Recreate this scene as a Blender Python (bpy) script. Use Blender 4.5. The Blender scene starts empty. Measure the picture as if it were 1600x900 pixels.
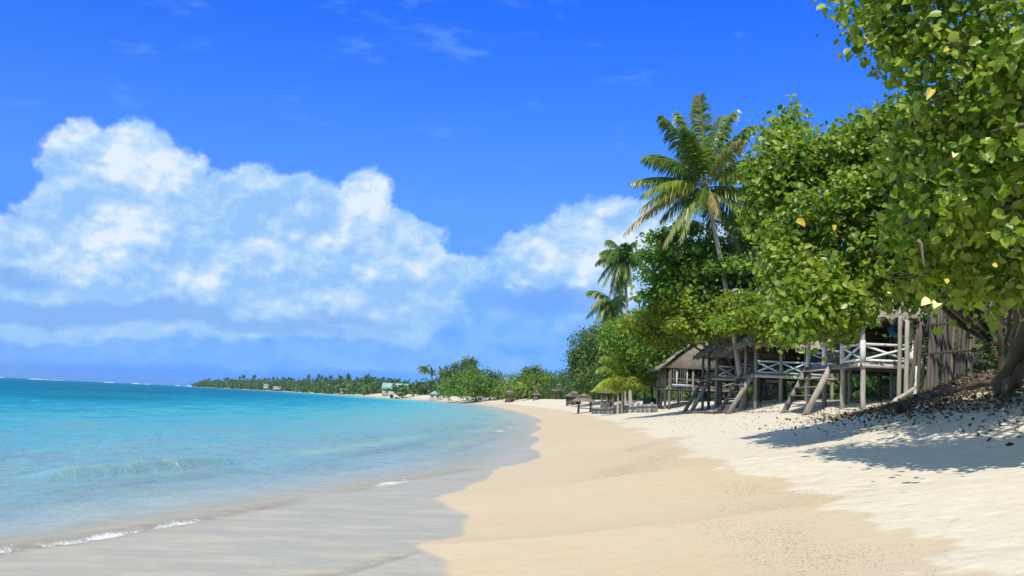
import bpy, math, random
import numpy as np
from mathutils import Matrix, Vector
R = math.radians
rng = np.random.default_rng(7)
random.seed(7)
sc = bpy.context.scene
col = sc.collection

# ------------------------------------------------------------------ camera
FPX = 1450.0
PITCH = math.atan(175 / FPX)
ROLL = R(2.6)
EYE = np.array([0.0, 0.0, 1.9])
F_ = np.array([0, math.cos(PITCH), math.sin(PITCH)])
U0 = np.array([0, -math.sin(PITCH), math.cos(PITCH)])
X0 = np.array([1.0, 0, 0])
CU = math.cos(ROLL) * U0 - math.sin(ROLL) * X0
CR = math.cos(ROLL) * X0 + math.sin(ROLL) * U0
cam_d = bpy.data.cameras.new('camera')
cam_d.sensor_width = 36
cam_d.lens = 36 * FPX / 1600
cam_d.clip_start = 0.1
cam_d.clip_end = 20000
cam = bpy.data.objects.new('camera', cam_d)
col.objects.link(cam)
M = Matrix(((CR[0], CU[0], -F_[0], EYE[0]), (CR[1], CU[1], -F_[1], EYE[1]), (CR[2], CU[2], -F_[2], EYE[2]), (0, 0, 0, 1)))
cam.matrix_world = M
sc.camera = cam


def ray(px, py):
    d = F_ + CR * (px - 800) / FPX + CU * (450 - py) / FPX
    return d / np.linalg.norm(d)


def at(px, py, Y):
    """world point at forward distance Y (metres) seen at photograph pixel px, py"""
    d = ray(px, py)
    return EYE + d * (Y / d[1])


def proj(P):
    v = np.asarray(P) - EYE
    z = v @ F_
    return 800 + FPX * (v @ CR) / z, 450 - FPX * (v @ CU) / z, z


# ------------------------------------------------------------------ light
SUN_EL = R(51)
SUN_AZ = math.atan2(-0.24, -0.85)           # compass angle of the sun from +Y, clockwise
sd = np.array([math.sin(SUN_AZ) * math.cos(SUN_EL), math.cos(SUN_AZ) * math.cos(SUN_EL), math.sin(SUN_EL)])
sl = bpy.data.lights.new('sun', 'SUN')
sl.energy = 5.0
sl.angle = R(0.53)
sl.color = (1.0, 0.95, 0.84)
sun = bpy.data.objects.new('sun', sl)
sun.rotation_euler = Vector(sd).to_track_quat('Z', 'Y').to_euler()
col.objects.link(sun)

world = bpy.data.worlds.new('World')
sc.world = world
world.use_nodes = True
sc.view_settings.view_transform = 'Standard'
sc.view_settings.look = 'None'
sc.view_settings.exposure = 0.0
sc.view_settings.gamma = 1.0
sc.cycles.use_denoising = True
sc.cycles.denoising_prefilter = 'NONE'
sc.cycles.max_bounces = 8
sc.cycles.diffuse_bounces = 3
sc.cycles.glossy_bounces = 3
sc.cycles.transmission_bounces = 3
sc.cycles.transparent_max_bounces = 12
sc.cycles.volume_bounces = 0
sc.cycles.caustics_reflective = False
sc.cycles.caustics_refractive = False


class NT:
    """tiny node-graph helper"""
    def __init__(s, tree):
        s.t = tree
        s.n = tree.nodes
        s.l = tree.links

    def new(s, typ, **kw):
        n = s.n.new(typ)
        for k, v in kw.items():
            setattr(n, k, v)
        return n

    def put(s, sock, v):
        if v is None:
            return
        if isinstance(v, (int, float)):
            sock.default_value = v
        elif isinstance(v, (tuple, list)):
            sock.default_value = tuple(v) + (1,) if (sock.type == 'RGBA' and len(v) == 3) else tuple(v)
        else:
            s.l.new(v, sock)

    def m(s, op, a, b=None, c=None, clamp=False):
        n = s.new('ShaderNodeMath', operation=op, use_clamp=clamp)
        s.put(n.inputs[0], a); s.put(n.inputs[1], b); s.put(n.inputs[2], c)
        return n.outputs[0]

    def vm(s, op, a, b=None, c=None):
        n = s.new('ShaderNodeVectorMath', operation=op)
        s.put(n.inputs[0], a); s.put(n.inputs[1], b)
        if c is not None:
            s.put(n.inputs[2], c)
        return n.outputs['Value'] if op in ('LENGTH', 'DOT_PRODUCT') else n.outputs[0]

    def mix(s, f, a, b, mode='MIX'):
        n = s.new('ShaderNodeMix', data_type='RGBA', blend_type=mode)
        s.put(n.inputs[0], f); s.put(n.inputs[6], a); s.put(n.inputs[7], b)
        return n.outputs[2]

    def mr(s, v, a, b, c=0.0, d=1.0, smooth=True):
        n = s.new('ShaderNodeMapRange', interpolation_type='SMOOTHSTEP' if smooth else 'LINEAR')
        s.put(n.inputs[0], v); s.put(n.inputs[1], a); s.put(n.inputs[2], b); s.put(n.inputs[3], c); s.put(n.inputs[4], d)
        return n.outputs[0]

    def noise(s, vec, scale, detail=4, rough=0.55, dist=0.0, col=False, dim='3D'):
        n = s.new('ShaderNodeTexNoise', noise_dimensions=dim)
        if vec is not None:
            s.l.new(vec, n.inputs['Vector'])
        n.inputs['Scale'].default_value = scale
        n.inputs['Detail'].default_value = detail
        n.inputs['Roughness'].default_value = rough
        n.inputs['Distortion'].default_value = dist
        return n.outputs['Color' if col else 'Fac']

    def attr(s, name, out='Fac'):
        return s.new('ShaderNodeAttribute', attribute_name=name).outputs[out]

    def ramp(s, v, stops):
        n = s.new('ShaderNodeValToRGB')
        e = n.color_ramp.elements
        while len(e) < len(stops):
            e.new(0.5)
        for q, (p, c) in zip(e, stops):
            q.position = p
            q.color = tuple(c) + (1,) if len(c) == 3 else c
        s.put(n.inputs[0], v)
        return n.outputs[0]


def build_world():
    g = NT(world.node_tree)
    for n in list(g.n):
        g.n.remove(n)
    out = g.new('ShaderNodeOutputWorld')
    bg = g.new('ShaderNodeBackground')
    bg.inputs[1].default_value = 0.12
    sky = g.new('ShaderNodeTexSky', sky_type='NISHITA', sun_disc=False)
    sky.sun_elevation = SUN_EL
    sky.sun_rotation = SUN_AZ
    sky.air_density = 1.0
    sky.dust_density = 0.2
    sky.ozone_density = 3.0
    tc = g.new('ShaderNodeTexCoord')
    d = g.vm('NORMALIZE', tc.outputs['Generated'])
    sx = g.new('ShaderNodeSeparateXYZ')
    g.l.new(d, sx.inputs[0])
    az = g.m('ARCTAN2', sx.outputs[0], sx.outputs[1])
    el = g.m('ARCSINE', sx.outputs[2])
    # saturated tropical blue tint by height, eased to neutral overhead to whiten fill light
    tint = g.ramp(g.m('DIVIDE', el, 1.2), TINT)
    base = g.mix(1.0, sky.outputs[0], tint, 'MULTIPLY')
    # warped angular coordinates for the cloud masses
    w1 = g.noise(d, 9.0, 5, 0.6, 0, True)
    cb = g.new('ShaderNodeCombineXYZ')
    g.l.new(az, cb.inputs[0]); g.l.new(el, cb.inputs[1])
    warp = g.vm('MULTIPLY', g.vm('SUBTRACT', w1, (0.5, 0.5, 0.5)), (0.085, 0.065, 0.0))
    v = g.vm('ADD', cb.outputs[0], warp)

    def field(blobs):
        acc = None
        for px, py, rx, ry, w in blobs:
            r_ = ray(px, py)
            a, e = math.atan2(r_[0], r_[1]), math.asin(r_[2])
            q = g.vm('MULTIPLY', g.vm('SUBTRACT', v, (a, e, 0)), (FPX / rx, FPX / ry, 0))
            ln = g.m('MULTIPLY_ADD', g.vm('LENGTH', q), -w, w)
            acc = ln if acc is None else g.m('MAXIMUM', acc, ln)
        return acc
    fine = g.noise(g.vm('MULTIPLY', d, (1, 1, 1.25)), 26, 9, 0.6)
    big = g.noise(g.vm('MULTIPLY', d, (1, 1, 2.6)), 6.0, 5, 0.55)
    # unseen clouds outside the frame, their cover thickened to whiten the fill light
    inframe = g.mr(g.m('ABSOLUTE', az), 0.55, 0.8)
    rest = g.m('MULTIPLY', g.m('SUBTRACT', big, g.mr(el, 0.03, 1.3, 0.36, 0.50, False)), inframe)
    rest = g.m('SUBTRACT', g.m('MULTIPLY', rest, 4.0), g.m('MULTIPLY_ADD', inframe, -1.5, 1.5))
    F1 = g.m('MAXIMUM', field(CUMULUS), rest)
    A1 = g.mr(g.m('MULTIPLY_ADD', g.m('SUBTRACT', fine, 0.5), g.mr(F1, 0.1, 0.7, 1.25, 0.5), F1), -0.02, 0.30, 0, 0.97)
    F2 = field(VEIL)
    veiln = g.noise(g.vm('MULTIPLY', d, (1, 1, 3.2)), 11, 7, 0.6)
    A2 = g.mr(g.m('MULTIPLY_ADD', g.m('SUBTRACT', veiln, 0.5), 2.0, F2), 0.0, 0.8, 0, 0.75)
    F3 = field(DARK)
    A3 = g.mr(g.m('MULTIPLY_ADD', g.m('SUBTRACT', veiln, 0.5), 1.2, F3), 0.0, 0.6, 0, 0.45)
    # shading inside the cloud: billows lit from above left
    def bn(vec):
        return g.noise(g.vm('MULTIPLY', vec, (1, 1, 1.35)), 15, 6, 0.55)
    b0 = bn(d)
    b1 = bn(g.vm('ADD', d, (-0.010, 0, 0.020)))
    def bf(vec):
        return g.noise(g.vm('MULTIPLY', vec, (1, 1, 1.2)), 48, 5, 0.6)
    f0 = bf(d)
    f1 = bf(g.vm('ADD', d, (-0.004, 0, 0.008)))
    relief = g.m('ADD', g.m('MULTIPLY', g.m('SUBTRACT', b0, b1), 3.6), g.m('MULTIPLY', g.m('SUBTRACT', f0, f1), 1.5))
    FL = field(LIT)
    lit = g.m('ADD', g.m('ADD', relief, 0.36), g.m('MULTIPLY', g.m('MAXIMUM', FL, 0.0), 0.62))
    lit = g.m('MULTIPLY_ADD', g.m('SUBTRACT', big, 0.5), 0.7, lit)
    lit = g.m('MULTIPLY_ADD', g.m('SUBTRACT', fine, 0.5), 0.6, lit)
    lit = g.m('MULTIPLY', lit, 0.84, clamp=True)
    lit = g.m('MULTIPLY', lit, g.m('MULTIPLY', g.mr(F3, 0.0, 0.5, 1.0, 0.3), g.mr(el, 0.05, 0.11, 0.45, 1.0)))
    S = 1 / 0.12
    ccol = g.ramp(lit, [(0.0, (0.31, 0.57, 0.97)), (0.3, (0.39, 0.64, 0.98)), (0.62, (0.53, 0.74, 0.99)), (1.0, (0.79, 0.89, 1.0))])
    ccol = g.mix(1.0, ccol, (S, S, S), 'MULTIPLY')
    vcol = g.mix(1.0, g.mix(lit, (0.22, 0.49, 1.0), (0.42, 0.66, 1.0)), (S, S, S), 'MULTIPLY')
    dcol = (0.16 * S, 0.35 * S, 0.90 * S, 1)
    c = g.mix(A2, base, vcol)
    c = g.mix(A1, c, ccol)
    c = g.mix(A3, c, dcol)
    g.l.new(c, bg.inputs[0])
    g.l.new(bg.outputs[0], out.inputs[0])


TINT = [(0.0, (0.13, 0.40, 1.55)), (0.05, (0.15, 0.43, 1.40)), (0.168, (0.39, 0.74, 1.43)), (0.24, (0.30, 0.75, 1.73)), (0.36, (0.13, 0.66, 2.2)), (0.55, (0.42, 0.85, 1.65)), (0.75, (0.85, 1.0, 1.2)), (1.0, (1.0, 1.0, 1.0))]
# (px, py, radius px, radius px, weight)
CUMULUS = [(128, 235, 60, 46, .9), (215, 275, 115, 78, 1.6), (170, 345, 130, 80, 1.6), (40, 385, 115, 55, 1.4), (150, 415, 190, 65, 1.6),
           (425, 335, 140, 80, 1.6), (330, 400, 170, 120, 1.6), (480, 410, 210, 125, 1.7), (575, 325, 66, 62, 1.4), (640, 385, 85, 60, 1.4),
           (560, 450, 190, 80, 1.3), (250, 460, 340, 75, 1.4), (60, 460, 210, 62, 1.4),
           (950, 365, 90, 60, 1), (1010, 360, 100, 55, 1.), (860, 410, 115, 60, 1), (1000, 440, 180, 70, 1), (1120, 420, 150, 90, 1), (720, 420, 90, 30, .6)]
VEIL = [(300, 548, 480, 38, 1.5), (700, 560, 260, 34, 1.5), (560, 570, 420, 22, 1.3), (900, 560, 160, 40, 1.2), (820, 440, 120, 40, 1.2), (230, 520, 260, 40, 1.2), (640, 545, 160, 34, 1.2), (820, 500, 240, 80, 1), (480, 470, 300, 70, 1), (760, 480, 300, 110, 1), (560, 520, 400, 90, 1), (130, 530, 230, 50, .8), (450, 560, 520, 45, .8), (980, 500, 300, 80, 1), (640, 30, 120, 60, .05)]
LIT = [(215, 270, 110, 75, 1), (190, 350, 110, 60, 1), (45, 375, 90, 45, .8), (120, 400, 130, 30, .7), (580, 320, 60, 45, .9), (660, 390, 60, 40, .7), (960, 360, 110, 55, .9), (850, 400, 90, 40, .5), (980, 430, 120, 50, .8), (500, 400, 90, 30, .5), (450, 290, 70, 30, .4)]
DARK = [(200, 494, 420, 20, 1), (40, 440, 70, 20, .7), (560, 500, 150, 18, .5), (870, 478, 170, 26, .9), (60, 575, 250, 30, .6), (760, 400, 40, 18, .5)]
build_world()

# ------------------------------------------------------------------ mesh helpers
def hash2(ix, iy, seed):
    h = (ix.astype(np.int64) * 374761393 + iy.astype(np.int64) * 668265263 + seed * 982451653) & 0xffffffff
    h = ((h ^ (h >> 13)) * 1274126177) & 0xffffffff
    return ((h ^ (h >> 16)) & 0xffff) / 65535.0


def vnoise(x, y, seed=0):
    ix, iy = np.floor(x), np.floor(y)
    fx, fy = x - ix, y - iy
    fx = fx * fx * (3 - 2 * fx); fy = fy * fy * (3 - 2 * fy)
    a, b = hash2(ix, iy, seed), hash2(ix + 1, iy, seed)
    c, d = hash2(ix, iy + 1, seed), hash2(ix + 1, iy + 1, seed)
    return (a + (b - a) * fx) * (1 - fy) + (c + (d - c) * fx) * fy


def fbm(x, y, oct=4, seed=0):
    s, a, t = 0, 0.5, 0
    for i in range(oct):
        s = s + a * vnoise(x * 2 ** i + i * 17.3, y * 2 ** i - i * 9.1, seed + i); t += a; a *= 0.5
    return s / t


def mesh_np(name, V, faces, mat, smooth=False, attrs=None):
    """faces: list of arrays, each of shape (n, k)"""
    me = bpy.data.meshes.new(name)
    V = np.asarray(V, dtype=np.float32)
    fl = [np.asarray(f, dtype=np.int32) for f in faces if len(f)]
    me.vertices.add(len(V))
    me.vertices.foreach_set('co', V.ravel())
    loops = np.concatenate([f.ravel() for f in fl])
    cnt = np.concatenate([np.full(len(f), f.shape[1], dtype=np.int32) for f in fl])
    starts = np.concatenate([[0], np.cumsum(cnt)[:-1]]).astype(np.int32)
    me.loops.add(len(loops))
    me.loops.foreach_set('vertex_index', loops)
    me.polygons.add(len(cnt))
    me.polygons.foreach_set('loop_start', starts)
    if smooth:
        me.polygons.foreach_set('use_smooth', np.ones(len(cnt), dtype=bool))
    if attrs:
        for k, a in attrs.items():
            at_ = me.attributes.new(k, 'FLOAT', 'POINT')
            at_.data.foreach_set('value', np.asarray(a, dtype=np.float32))
    me.update(calc_edges=True)
    me.validate()
    if mat:
        me.materials.append(mat)
    return me


def link(name, me, parent=None, loc=(0, 0, 0), kind=None, label=None, cat=None, group=None):
    o = bpy.data.objects.new(name, me)
    o.location = loc
    col.objects.link(o)
    if parent is not None:
        o.parent = parent
    if kind: o['kind'] = kind
    if label: o['label'] = label
    if cat: o['category'] = cat
    if group: o['group'] = group
    return o


def thing(name, label, cat, loc=(0, 0, 0), group=None):
    return link(name, None, None, tuple(float(q) for q in loc), None, label, cat, group)


class MB:
    """collects boxes, beams and tubes in world coordinates; build() makes ONE object relative to its thing"""
    def __init__(s):
        s.V, s.Q, s.T, s.A = [], [], [], []
        s.n = 0

    def add(s, V, Q=None, T=None, tint=None):
        V = np.asarray(V, float)
        s.V.append(V)
        if Q is not None and len(Q): s.Q.append(np.asarray(Q, int) + s.n)
        if T is not None and len(T): s.T.append(np.asarray(T, int) + s.n)
        s.A.append(np.full(len(V), random.random() if tint is None else tint))
        s.n += len(V)
        return s

    def beam(s, a, b, w, h, up=(0, 0, 1), jit=0.0, tint=None):
        a, b = np.asarray(a, float), np.asarray(b, float)
        d = (b - a) / np.linalg.norm(b - a)
        u = np.asarray(up, float)
        if abs(d @ u) > 0.98: u = np.array([1.0, 0, 0])
        r = np.cross(d, u); r /= np.linalg.norm(r); u = np.cross(r, d)
        V = []
        for p, k in ((a, 1.0), (b, 1.0 - jit)):
            for i, j in ((-1, -1), (1, -1), (1, 1), (-1, 1)):
                V.append(p + r * i * w / 2 * k + u * j * h / 2 * k)
        c = 0.14 * min(w, h)
        return s.add(V, [(0, 1, 2, 3), (7, 6, 5, 4), (0, 4, 5, 1), (1, 5, 6, 2), (2, 6, 7, 3), (3, 7, 4, 0)], None, tint)

    def tube(s, pts, rad, n=7, cap=True, wob=0.0, tint=None):
        pts = np.asarray(pts, float); k = len(pts)
        rad = np.broadcast_to(np.asarray(rad, float), (k,))
        tan = np.gradient(pts, axis=0); tan /= np.linalg.norm(tan, axis=1)[:, None] + 1e-9
        ref = np.array([0.0, 0, 1]) if abs(tan[0, 2]) < 0.9 else np.array([0.31, 0.95, 0])
        V = []
        for i in range(k):
            r = np.cross(tan[i], ref); r /= np.linalg.norm(r) + 1e-9; u = np.cross(r, tan[i])
            a = np.arange(n) * 2 * math.pi / n
            rr = rad[i] * (1 + wob * (np.random.default_rng(i + len(s.V)).random(n) - 0.5))
            V.append(pts[i] + np.outer(np.cos(a) * rr, r) + np.outer(np.sin(a) * rr, u))
        V = np.concatenate(V)
        Q = [(i * n + j, i * n + (j + 1) % n, (i + 1) * n + (j + 1) % n, (i + 1) * n + j) for i in range(k - 1) for j in range(n)]
        T = []
        if cap:
            V = np.vstack([V, pts[0], pts[-1]])
            T = [(k * n, (j + 1) % n, j) for j in range(n)] + [(k * n + 1, (k - 1) * n + j, (k - 1) * n + (j + 1) % n) for j in range(n)]
        return s.add(V, Q, T, tint)

    def build(s, name, mat, parent=None, smooth=False, kind=None, label=None, origin=None, **kw):
        V = np.concatenate(s.V)
        o = np.array(parent.location) if parent is not None else (np.array(origin) if origin is not None else np.zeros(3))
        if parent is not None and parent.parent is not None:
            o = o + np.array(parent.parent.location)
        fs = []
        if s.Q: fs.append(np.concatenate(s.Q))
        if s.T: fs.append(np.concatenate(s.T))
        me = mesh_np(name, V - o, fs, mat, smooth, {'tint': np.concatenate(s.A)})
        return link(name, me, parent, tuple(o) if parent is None else (0, 0, 0), kind, label, **kw)


# ------------------------------------------------------------------ materials
def new_mat(name):
    m = bpy.data.materials.new(name)
    m.use_nodes = True
    g = NT(m.node_tree)
    for n in list(g.n): g.n.remove(n)
    out = g.new('ShaderNodeOutputMaterial')
    return m, g, out


def principled(g, out, base, rough=0.8, bump=None, bstr=0.3, bdist=0.02, spec=0.3):
    p = g.new('ShaderNodeBsdfPrincipled')
    g.put(p.inputs['Base Color'], base)
    g.put(p.inputs['Roughness'], rough)
    p.inputs['Specular IOR Level'].default_value = spec
    if bump is not None:
        b = g.new('ShaderNodeBump')
        b.inputs['Strength'].default_value = bstr
        b.inputs['Distance'].default_value = bdist
        g.l.new(bump, b.inputs['Height'])
        g.l.new(b.outputs[0], p.inputs['Normal'])
    g.l.new(p.outputs[0], out.inputs[0])
    return p


def wood_mat(name, c0, c1, scale=6, zs=0.12, rough=0.85):
    m, g, out = new_mat(name)
    tc = g.new('ShaderNodeTexCoord').outputs['Object']
    v = g.vm('MULTIPLY', tc, (1, 1, zs))
    n = g.noise(v, scale, 6, 0.65, 0.4)
    n2 = g.noise(tc, 1.7, 3, 0.6)
    f = g.m('MULTIPLY_ADD', g.m('SUBTRACT', g.attr('tint'), 0.5), 0.55, g.m('ADD', g.m('MULTIPLY', n, 0.75), g.m('MULTIPLY', n2, 0.3)))
    base = g.ramp(f, [(0.2, c0), (0.75, c1)])
    principled(g, out, base, rough, n, 0.5, 0.03)
    return m


def leaf_mat(name, stops, trans=0.35, rough=0.45, spec=0.35):
    m, g, out = new_mat(name)
    base = g.ramp(g.attr('tint'), stops)
    p = g.new('ShaderNodeBsdfPrincipled')
    g.put(p.inputs['Base Color'], base)
    p.inputs['Roughness'].default_value = rough
    p.inputs['Specular IOR Level'].default_value = spec
    t = g.new('ShaderNodeBsdfTranslucent')
    g.put(t.inputs[0], g.mix(1.0, base, (1.7, 1.75, 0.7), 'MULTIPLY'))
    mx = g.new('ShaderNodeMixShader')
    mx.inputs[0].default_value = trans
    g.l.new(p.outputs[0], mx.inputs[1]); g.l.new(t.outputs[0], mx.inputs[2])
    g.l.new(mx.outputs[0], out.inputs[0])
    return m


M_WOOD = wood_mat('weathered_wood', (0.07, 0.058, 0.046), (0.30, 0.265, 0.22), 14)
M_WOOD_PALE = wood_mat('sun_bleached_wood', (0.17, 0.145, 0.12), (0.52, 0.47, 0.40), 14)
M_WOOD_DARK = wood_mat('old_dark_wood', (0.05, 0.038, 0.028), (0.19, 0.145, 0.105), 8)
M_POLE = wood_mat('fence_log_bark', (0.022, 0.018, 0.014), (0.14, 0.117, 0.095), 14, 0.12)
M_WHITE = wood_mat('chipped_white_paint', (0.52, 0.50, 0.46), (0.84, 0.84, 0.82), 14, 0.4, 0.6)
M_BLUEP = wood_mat('faded_pale_blue_paint', (0.30, 0.40, 0.43), (0.55, 0.66, 0.68), 14, 0.4, 0.6)
M_BARK = wood_mat('tree_bark', (0.045, 0.035, 0.027), (0.19, 0.155, 0.12), 7, 0.3)
M_PALMBARK = wood_mat('palm_bark', (0.20, 0.165, 0.13), (0.44, 0.38, 0.31), 5, 2.5)
M_THATCH = wood_mat('palm_thatch', (0.08, 0.065, 0.05), (0.40, 0.34, 0.27), 16, 0.35, 0.95)
M_THATCH_D = wood_mat('dark_old_thatch', (0.04, 0.032, 0.026), (0.20, 0.165, 0.13), 12, 0.5, 0.95)
M_MAT = wood_mat('woven_blind', (0.14, 0.105, 0.07), (0.32, 0.25, 0.17), 22, 1.0, 0.95)
M_CONC = wood_mat('weathered_concrete', (0.14, 0.13, 0.115), (0.36, 0.34, 0.30), 2.5, 1.0, 0.9)
M_TARP = wood_mat('blue_tarpaulin', (0.02, 0.20, 0.42), (0.05, 0.36, 0.60), 3, 1.0, 0.5)
M_GREENROOF = wood_mat('green_metal_roof', (0.22, 0.40, 0.33), (0.30, 0.50, 0.42), 2, 1.0, 0.5)
M_CREAM = wood_mat('cream_wall_paint', (0.36, 0.35, 0.31), (0.52, 0.50, 0.45), 2, 1.0, 0.8)
M_DARKGLASS = wood_mat('dark_window', (0.02, 0.025, 0.03), (0.05, 0.06, 0.065), 2, 1.0, 0.2)
M_COCO = wood_mat('coconut_husk', (0.16, 0.13, 0.03), (0.34, 0.30, 0.07), 4, 1.0, 0.6)

M_LEAF_A = leaf_mat('hibiscus_leaf', [(0.0, (0.028, 0.070, 0.008)), (0.35, (0.085, 0.170, 0.012)), (0.7, (0.18, 0.275, 0.022)), (1.0, (0.36, 0.41, 0.07))], 0.45, 0.38, 0.5)
M_LEAF_YEL = leaf_mat('yellowed_leaf', [(0.0, (0.5, 0.36, 0.04)), (1.0, (0.66, 0.52, 0.10))], 0.35)
M_LEAF_CREAM = leaf_mat('cream_petal', [(0.0, (0.80, 0.66, 0.30)), (1.0, (0.88, 0.80, 0.50))], 0.3)
M_LEAF_B = leaf_mat('broad_leaf', [(0.0, (0.024, 0.066, 0.008)), (0.4, (0.072, 0.165, 0.013)), (0.8, (0.14, 0.25, 0.022)), (1.0, (0.27, 0.33, 0.04))], 0.42)
M_LEAF_Y = leaf_mat('almond_leaf', [(0.0, (0.034, 0.080, 0.008)), (0.45, (0.11, 0.20, 0.014)), (0.8, (0.22, 0.29, 0.022)), (1.0, (0.38, 0.34, 0.04))], 0.42)
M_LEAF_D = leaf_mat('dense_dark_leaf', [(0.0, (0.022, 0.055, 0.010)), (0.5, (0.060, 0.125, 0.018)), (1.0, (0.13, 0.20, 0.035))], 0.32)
M_PALM = leaf_mat('palm_frond', [(0.0, (0.024, 0.070, 0.012)), (0.5, (0.085, 0.155, 0.018)), (0.85, (0.22, 0.29, 0.035)), (1.0, (0.36, 0.28, 0.13))], 0.30, 0.38, 0.5)
M_PALM_Y = leaf_mat('young_palm_frond', [(0.0, (0.07, 0.13, 0.014)), (0.5, (0.17, 0.25, 0.025)), (1.0, (0.36, 0.38, 0.05))], 0.40, 0.4, 0.4)
M_DRY = leaf_mat('dry_leaf', [(0.0, (0.045, 0.034, 0.024)), (0.5, (0.12, 0.092, 0.062)), (1.0, (0.34, 0.28, 0.20))], 0.1, 0.8, 0.1)

# ------------------------------------------------------------------ the shape of the shore
# mean waterline, runs away from the camera and curls left round the bay
WL = np.array([(-22, -60), (-14, -12), (-9.5, 0), (-7.3, 5), (-5.6, 10), (-4.1, 15), (-2.8, 20), (-1.0, 25), (0.4, 35), (1.3, 49), (2.2, 79), (2.3, 113), (0.5, 160),
               (-5, 240), (-13, 310), (-30, 385), (-62, 480), (-112, 680), (-235, 1010), (-545, 1600), (-600, 1760)], float)
# upper edge of the thin swash, scalloped
SW = np.array([(-12, -60), (-5, -12), (-1.0, 0), (-0.75, 3.5), (-0.9, 6.5), (-0.55, 8.2), (-0.40, 9.4), (-0.62, 10.6), (-0.98, 11.5), (-0.72, 12.0), (-0.44, 12.7), (-0.50, 14), (-0.68, 15.2), (-1.05, 17.2),
               (-0.75, 19), (-0.35, 21.5), (0.05, 25.5), (0.9, 29), (1.3, 33), (1.15, 38), (1.75, 46), (1.5, 52), (2.5, 64), (2.4, 74), (3.5, 88), (3.1, 113), (1.8, 150),
               (-3, 240), (-11, 312), (-28, 388), (-59, 484), (-108, 684), (-230, 1015), (-538, 1606), (-590, 1765)], float)


def smooth_line(L, n=7):
    out = []
    for i in range(len(L) - 1):
        p0, p1, p2, p3 = L[max(0, i - 1)], L[i], L[i + 1], L[min(len(L) - 1, i + 2)]
        if p1[1] < 0 or p1[1] > 130:
            out.append(p1); continue
        for t in np.arange(n) / n:
            out.append(0.5 * (2 * p1 + (p2 - p0) * t + (2 * p0 - 5 * p1 + 4 * p2 - p3) * t ** 2 + (3 * p1 - p0 - 3 * p2 + p3) * t ** 3))
    out.append(L[-1])
    return np.array(out)


SW = smooth_line(SW)


def sdist(P, L):
    """signed distance to polyline L (positive on the right = inland)"""
    best = np.full(len(P), 1e18)
    sign = np.ones(len(P))
    for i in range(len(L) - 1):
        a, b = L[i], L[i + 1]
        ab = b - a
        t = np.clip(((P - a) @ ab) / (ab @ ab), 0, 1)
        d = P - (a + t[:, None] * ab)
        d2 = (d ** 2).sum(1)
        cr = ab[0] * (P[:, 1] - a[1]) - ab[1] * (P[:, 0] - a[0])
        u = d2 < best - 1e-12
        best = np.where(u, d2, best)
        sign = np.where(u, np.where(cr < 0, 1.0, -1.0), sign)
    return np.sqrt(best) * sign


def ground(P, detail=True):
    s, e = sdist(P, WL), sdist(P, SW)
    x, y = P[:, 0], P[:, 1]
    e = e + np.exp(-(e / 1.2) ** 2) * (0.34 * (fbm(x * 0.9, y * 0.75, 4, 55) - 0.5)) * np.clip((70 - y) / 30, 0.3, 1)
    up = np.interp(e, [0, 1.5, 4.5, 7.5, 10.2, 11.6, 13.5, 20, 60, 200], [0.10, 0.30, 0.86, 1.35, 1.90, 2.35, 2.58, 2.75, 3.2, 5])
    den = np.maximum(s - e, 0.3)
    mid = 0.10 * np.clip(s / den, 0, 1)
    sea = np.interp(s, [-4000, -400, -80, -30, -8, 0], [-5, -5, -3.2, -1.7, -0.42, 0.0])
    z = np.where(e > 0, up, np.where(s > 0, mid, sea))
    land = np.clip(e / 3, 0, 1)
    z = z + 0.78 * np.exp(-(((x - 13.5) / 4.2) ** 2 + ((y - 21) / 6.5) ** 2)) + 0.12 * np.exp(-(((x - 8.5) / 2.5) ** 2 + ((y - 17) / 6.) ** 2))
    z = z + land * 0.10 * (fbm(x * 0.28, y * 0.16, 3, 5) - 0.5)
    # wet / dry scarp: a small lip where the last high tide stopped
    return z, s, e


def gz(x, y):
    return float(ground(np.array([[x, y]], float))[0][0])


fw = np.linspace(R(-44), R(44), 380)
bk = np.linspace(R(44), R(316), 60)[1:-1]
ANG = np.concatenate([fw, bk])
rad = [0.6]
while rad[-1] < 3600:
    r = rad[-1]
    if r < 6: d = 0.16
    elif r < 20: d = 0.05
    elif r < 32: d = 0.10
    else: d = r * 0.0155
    rad.append(r + d)
RAD = np.array(rad)
AA, RR = np.meshgrid(ANG, RAD)
GX, GY = (RR * np.sin(AA)).ravel(), (RR * np.cos(AA)).ravel()
na, nr = len(ANG), len(RAD)
ii, jj = np.meshgrid(np.arange(nr - 1), np.arange(na), indexing='ij')
j2 = (jj + 1) % na
GRID = np.stack([ii * na + jj, (ii + 1) * na + jj, (ii + 1) * na + j2, ii * na + j2], -1).reshape(-1, 4)
GP = np.stack([GX, GY], 1)
print('grid', na, nr)
GZ, GS, GE = ground(GP)


def sand_surface():
    x, y = GX, GY
    z = GZ.copy()
    near = np.exp(-((RR.ravel() / 60) ** 2))
    dry = np.clip((GE - 4.2) / 1.5, 0, 1)
    # trampled, wind-softened dry sand: hollows and old footprints
    z += near * dry * (0.055 * (fbm(x * 1.1, y * 0.9, 4, 11) - 0.5) + 0.05 * (np.abs(fbm(x * 2.6, y * 2.2, 2, 21) - 0.5) - 0.1))
    # swash ridges left in the film zone
    film = np.clip(GS / 1.0, 0, 1) * np.clip(-GE / 0.6, 0, 1)
    z += film * near * 0.020 * (fbm(x * 0.7 + y * 0.2, y * 0.45, 3, 31) - 0.5)
    damp = np.clip((4.6 - GE) / 0.5, 0, 1) * np.clip(GE / 0.8, 0, 1)
    z += damp * near * 0.02 * (fbm(x * 0.8, y * 0.5, 3, 41) - 0.5)
    e_ = GE + 0.0
    return z, e_


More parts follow.
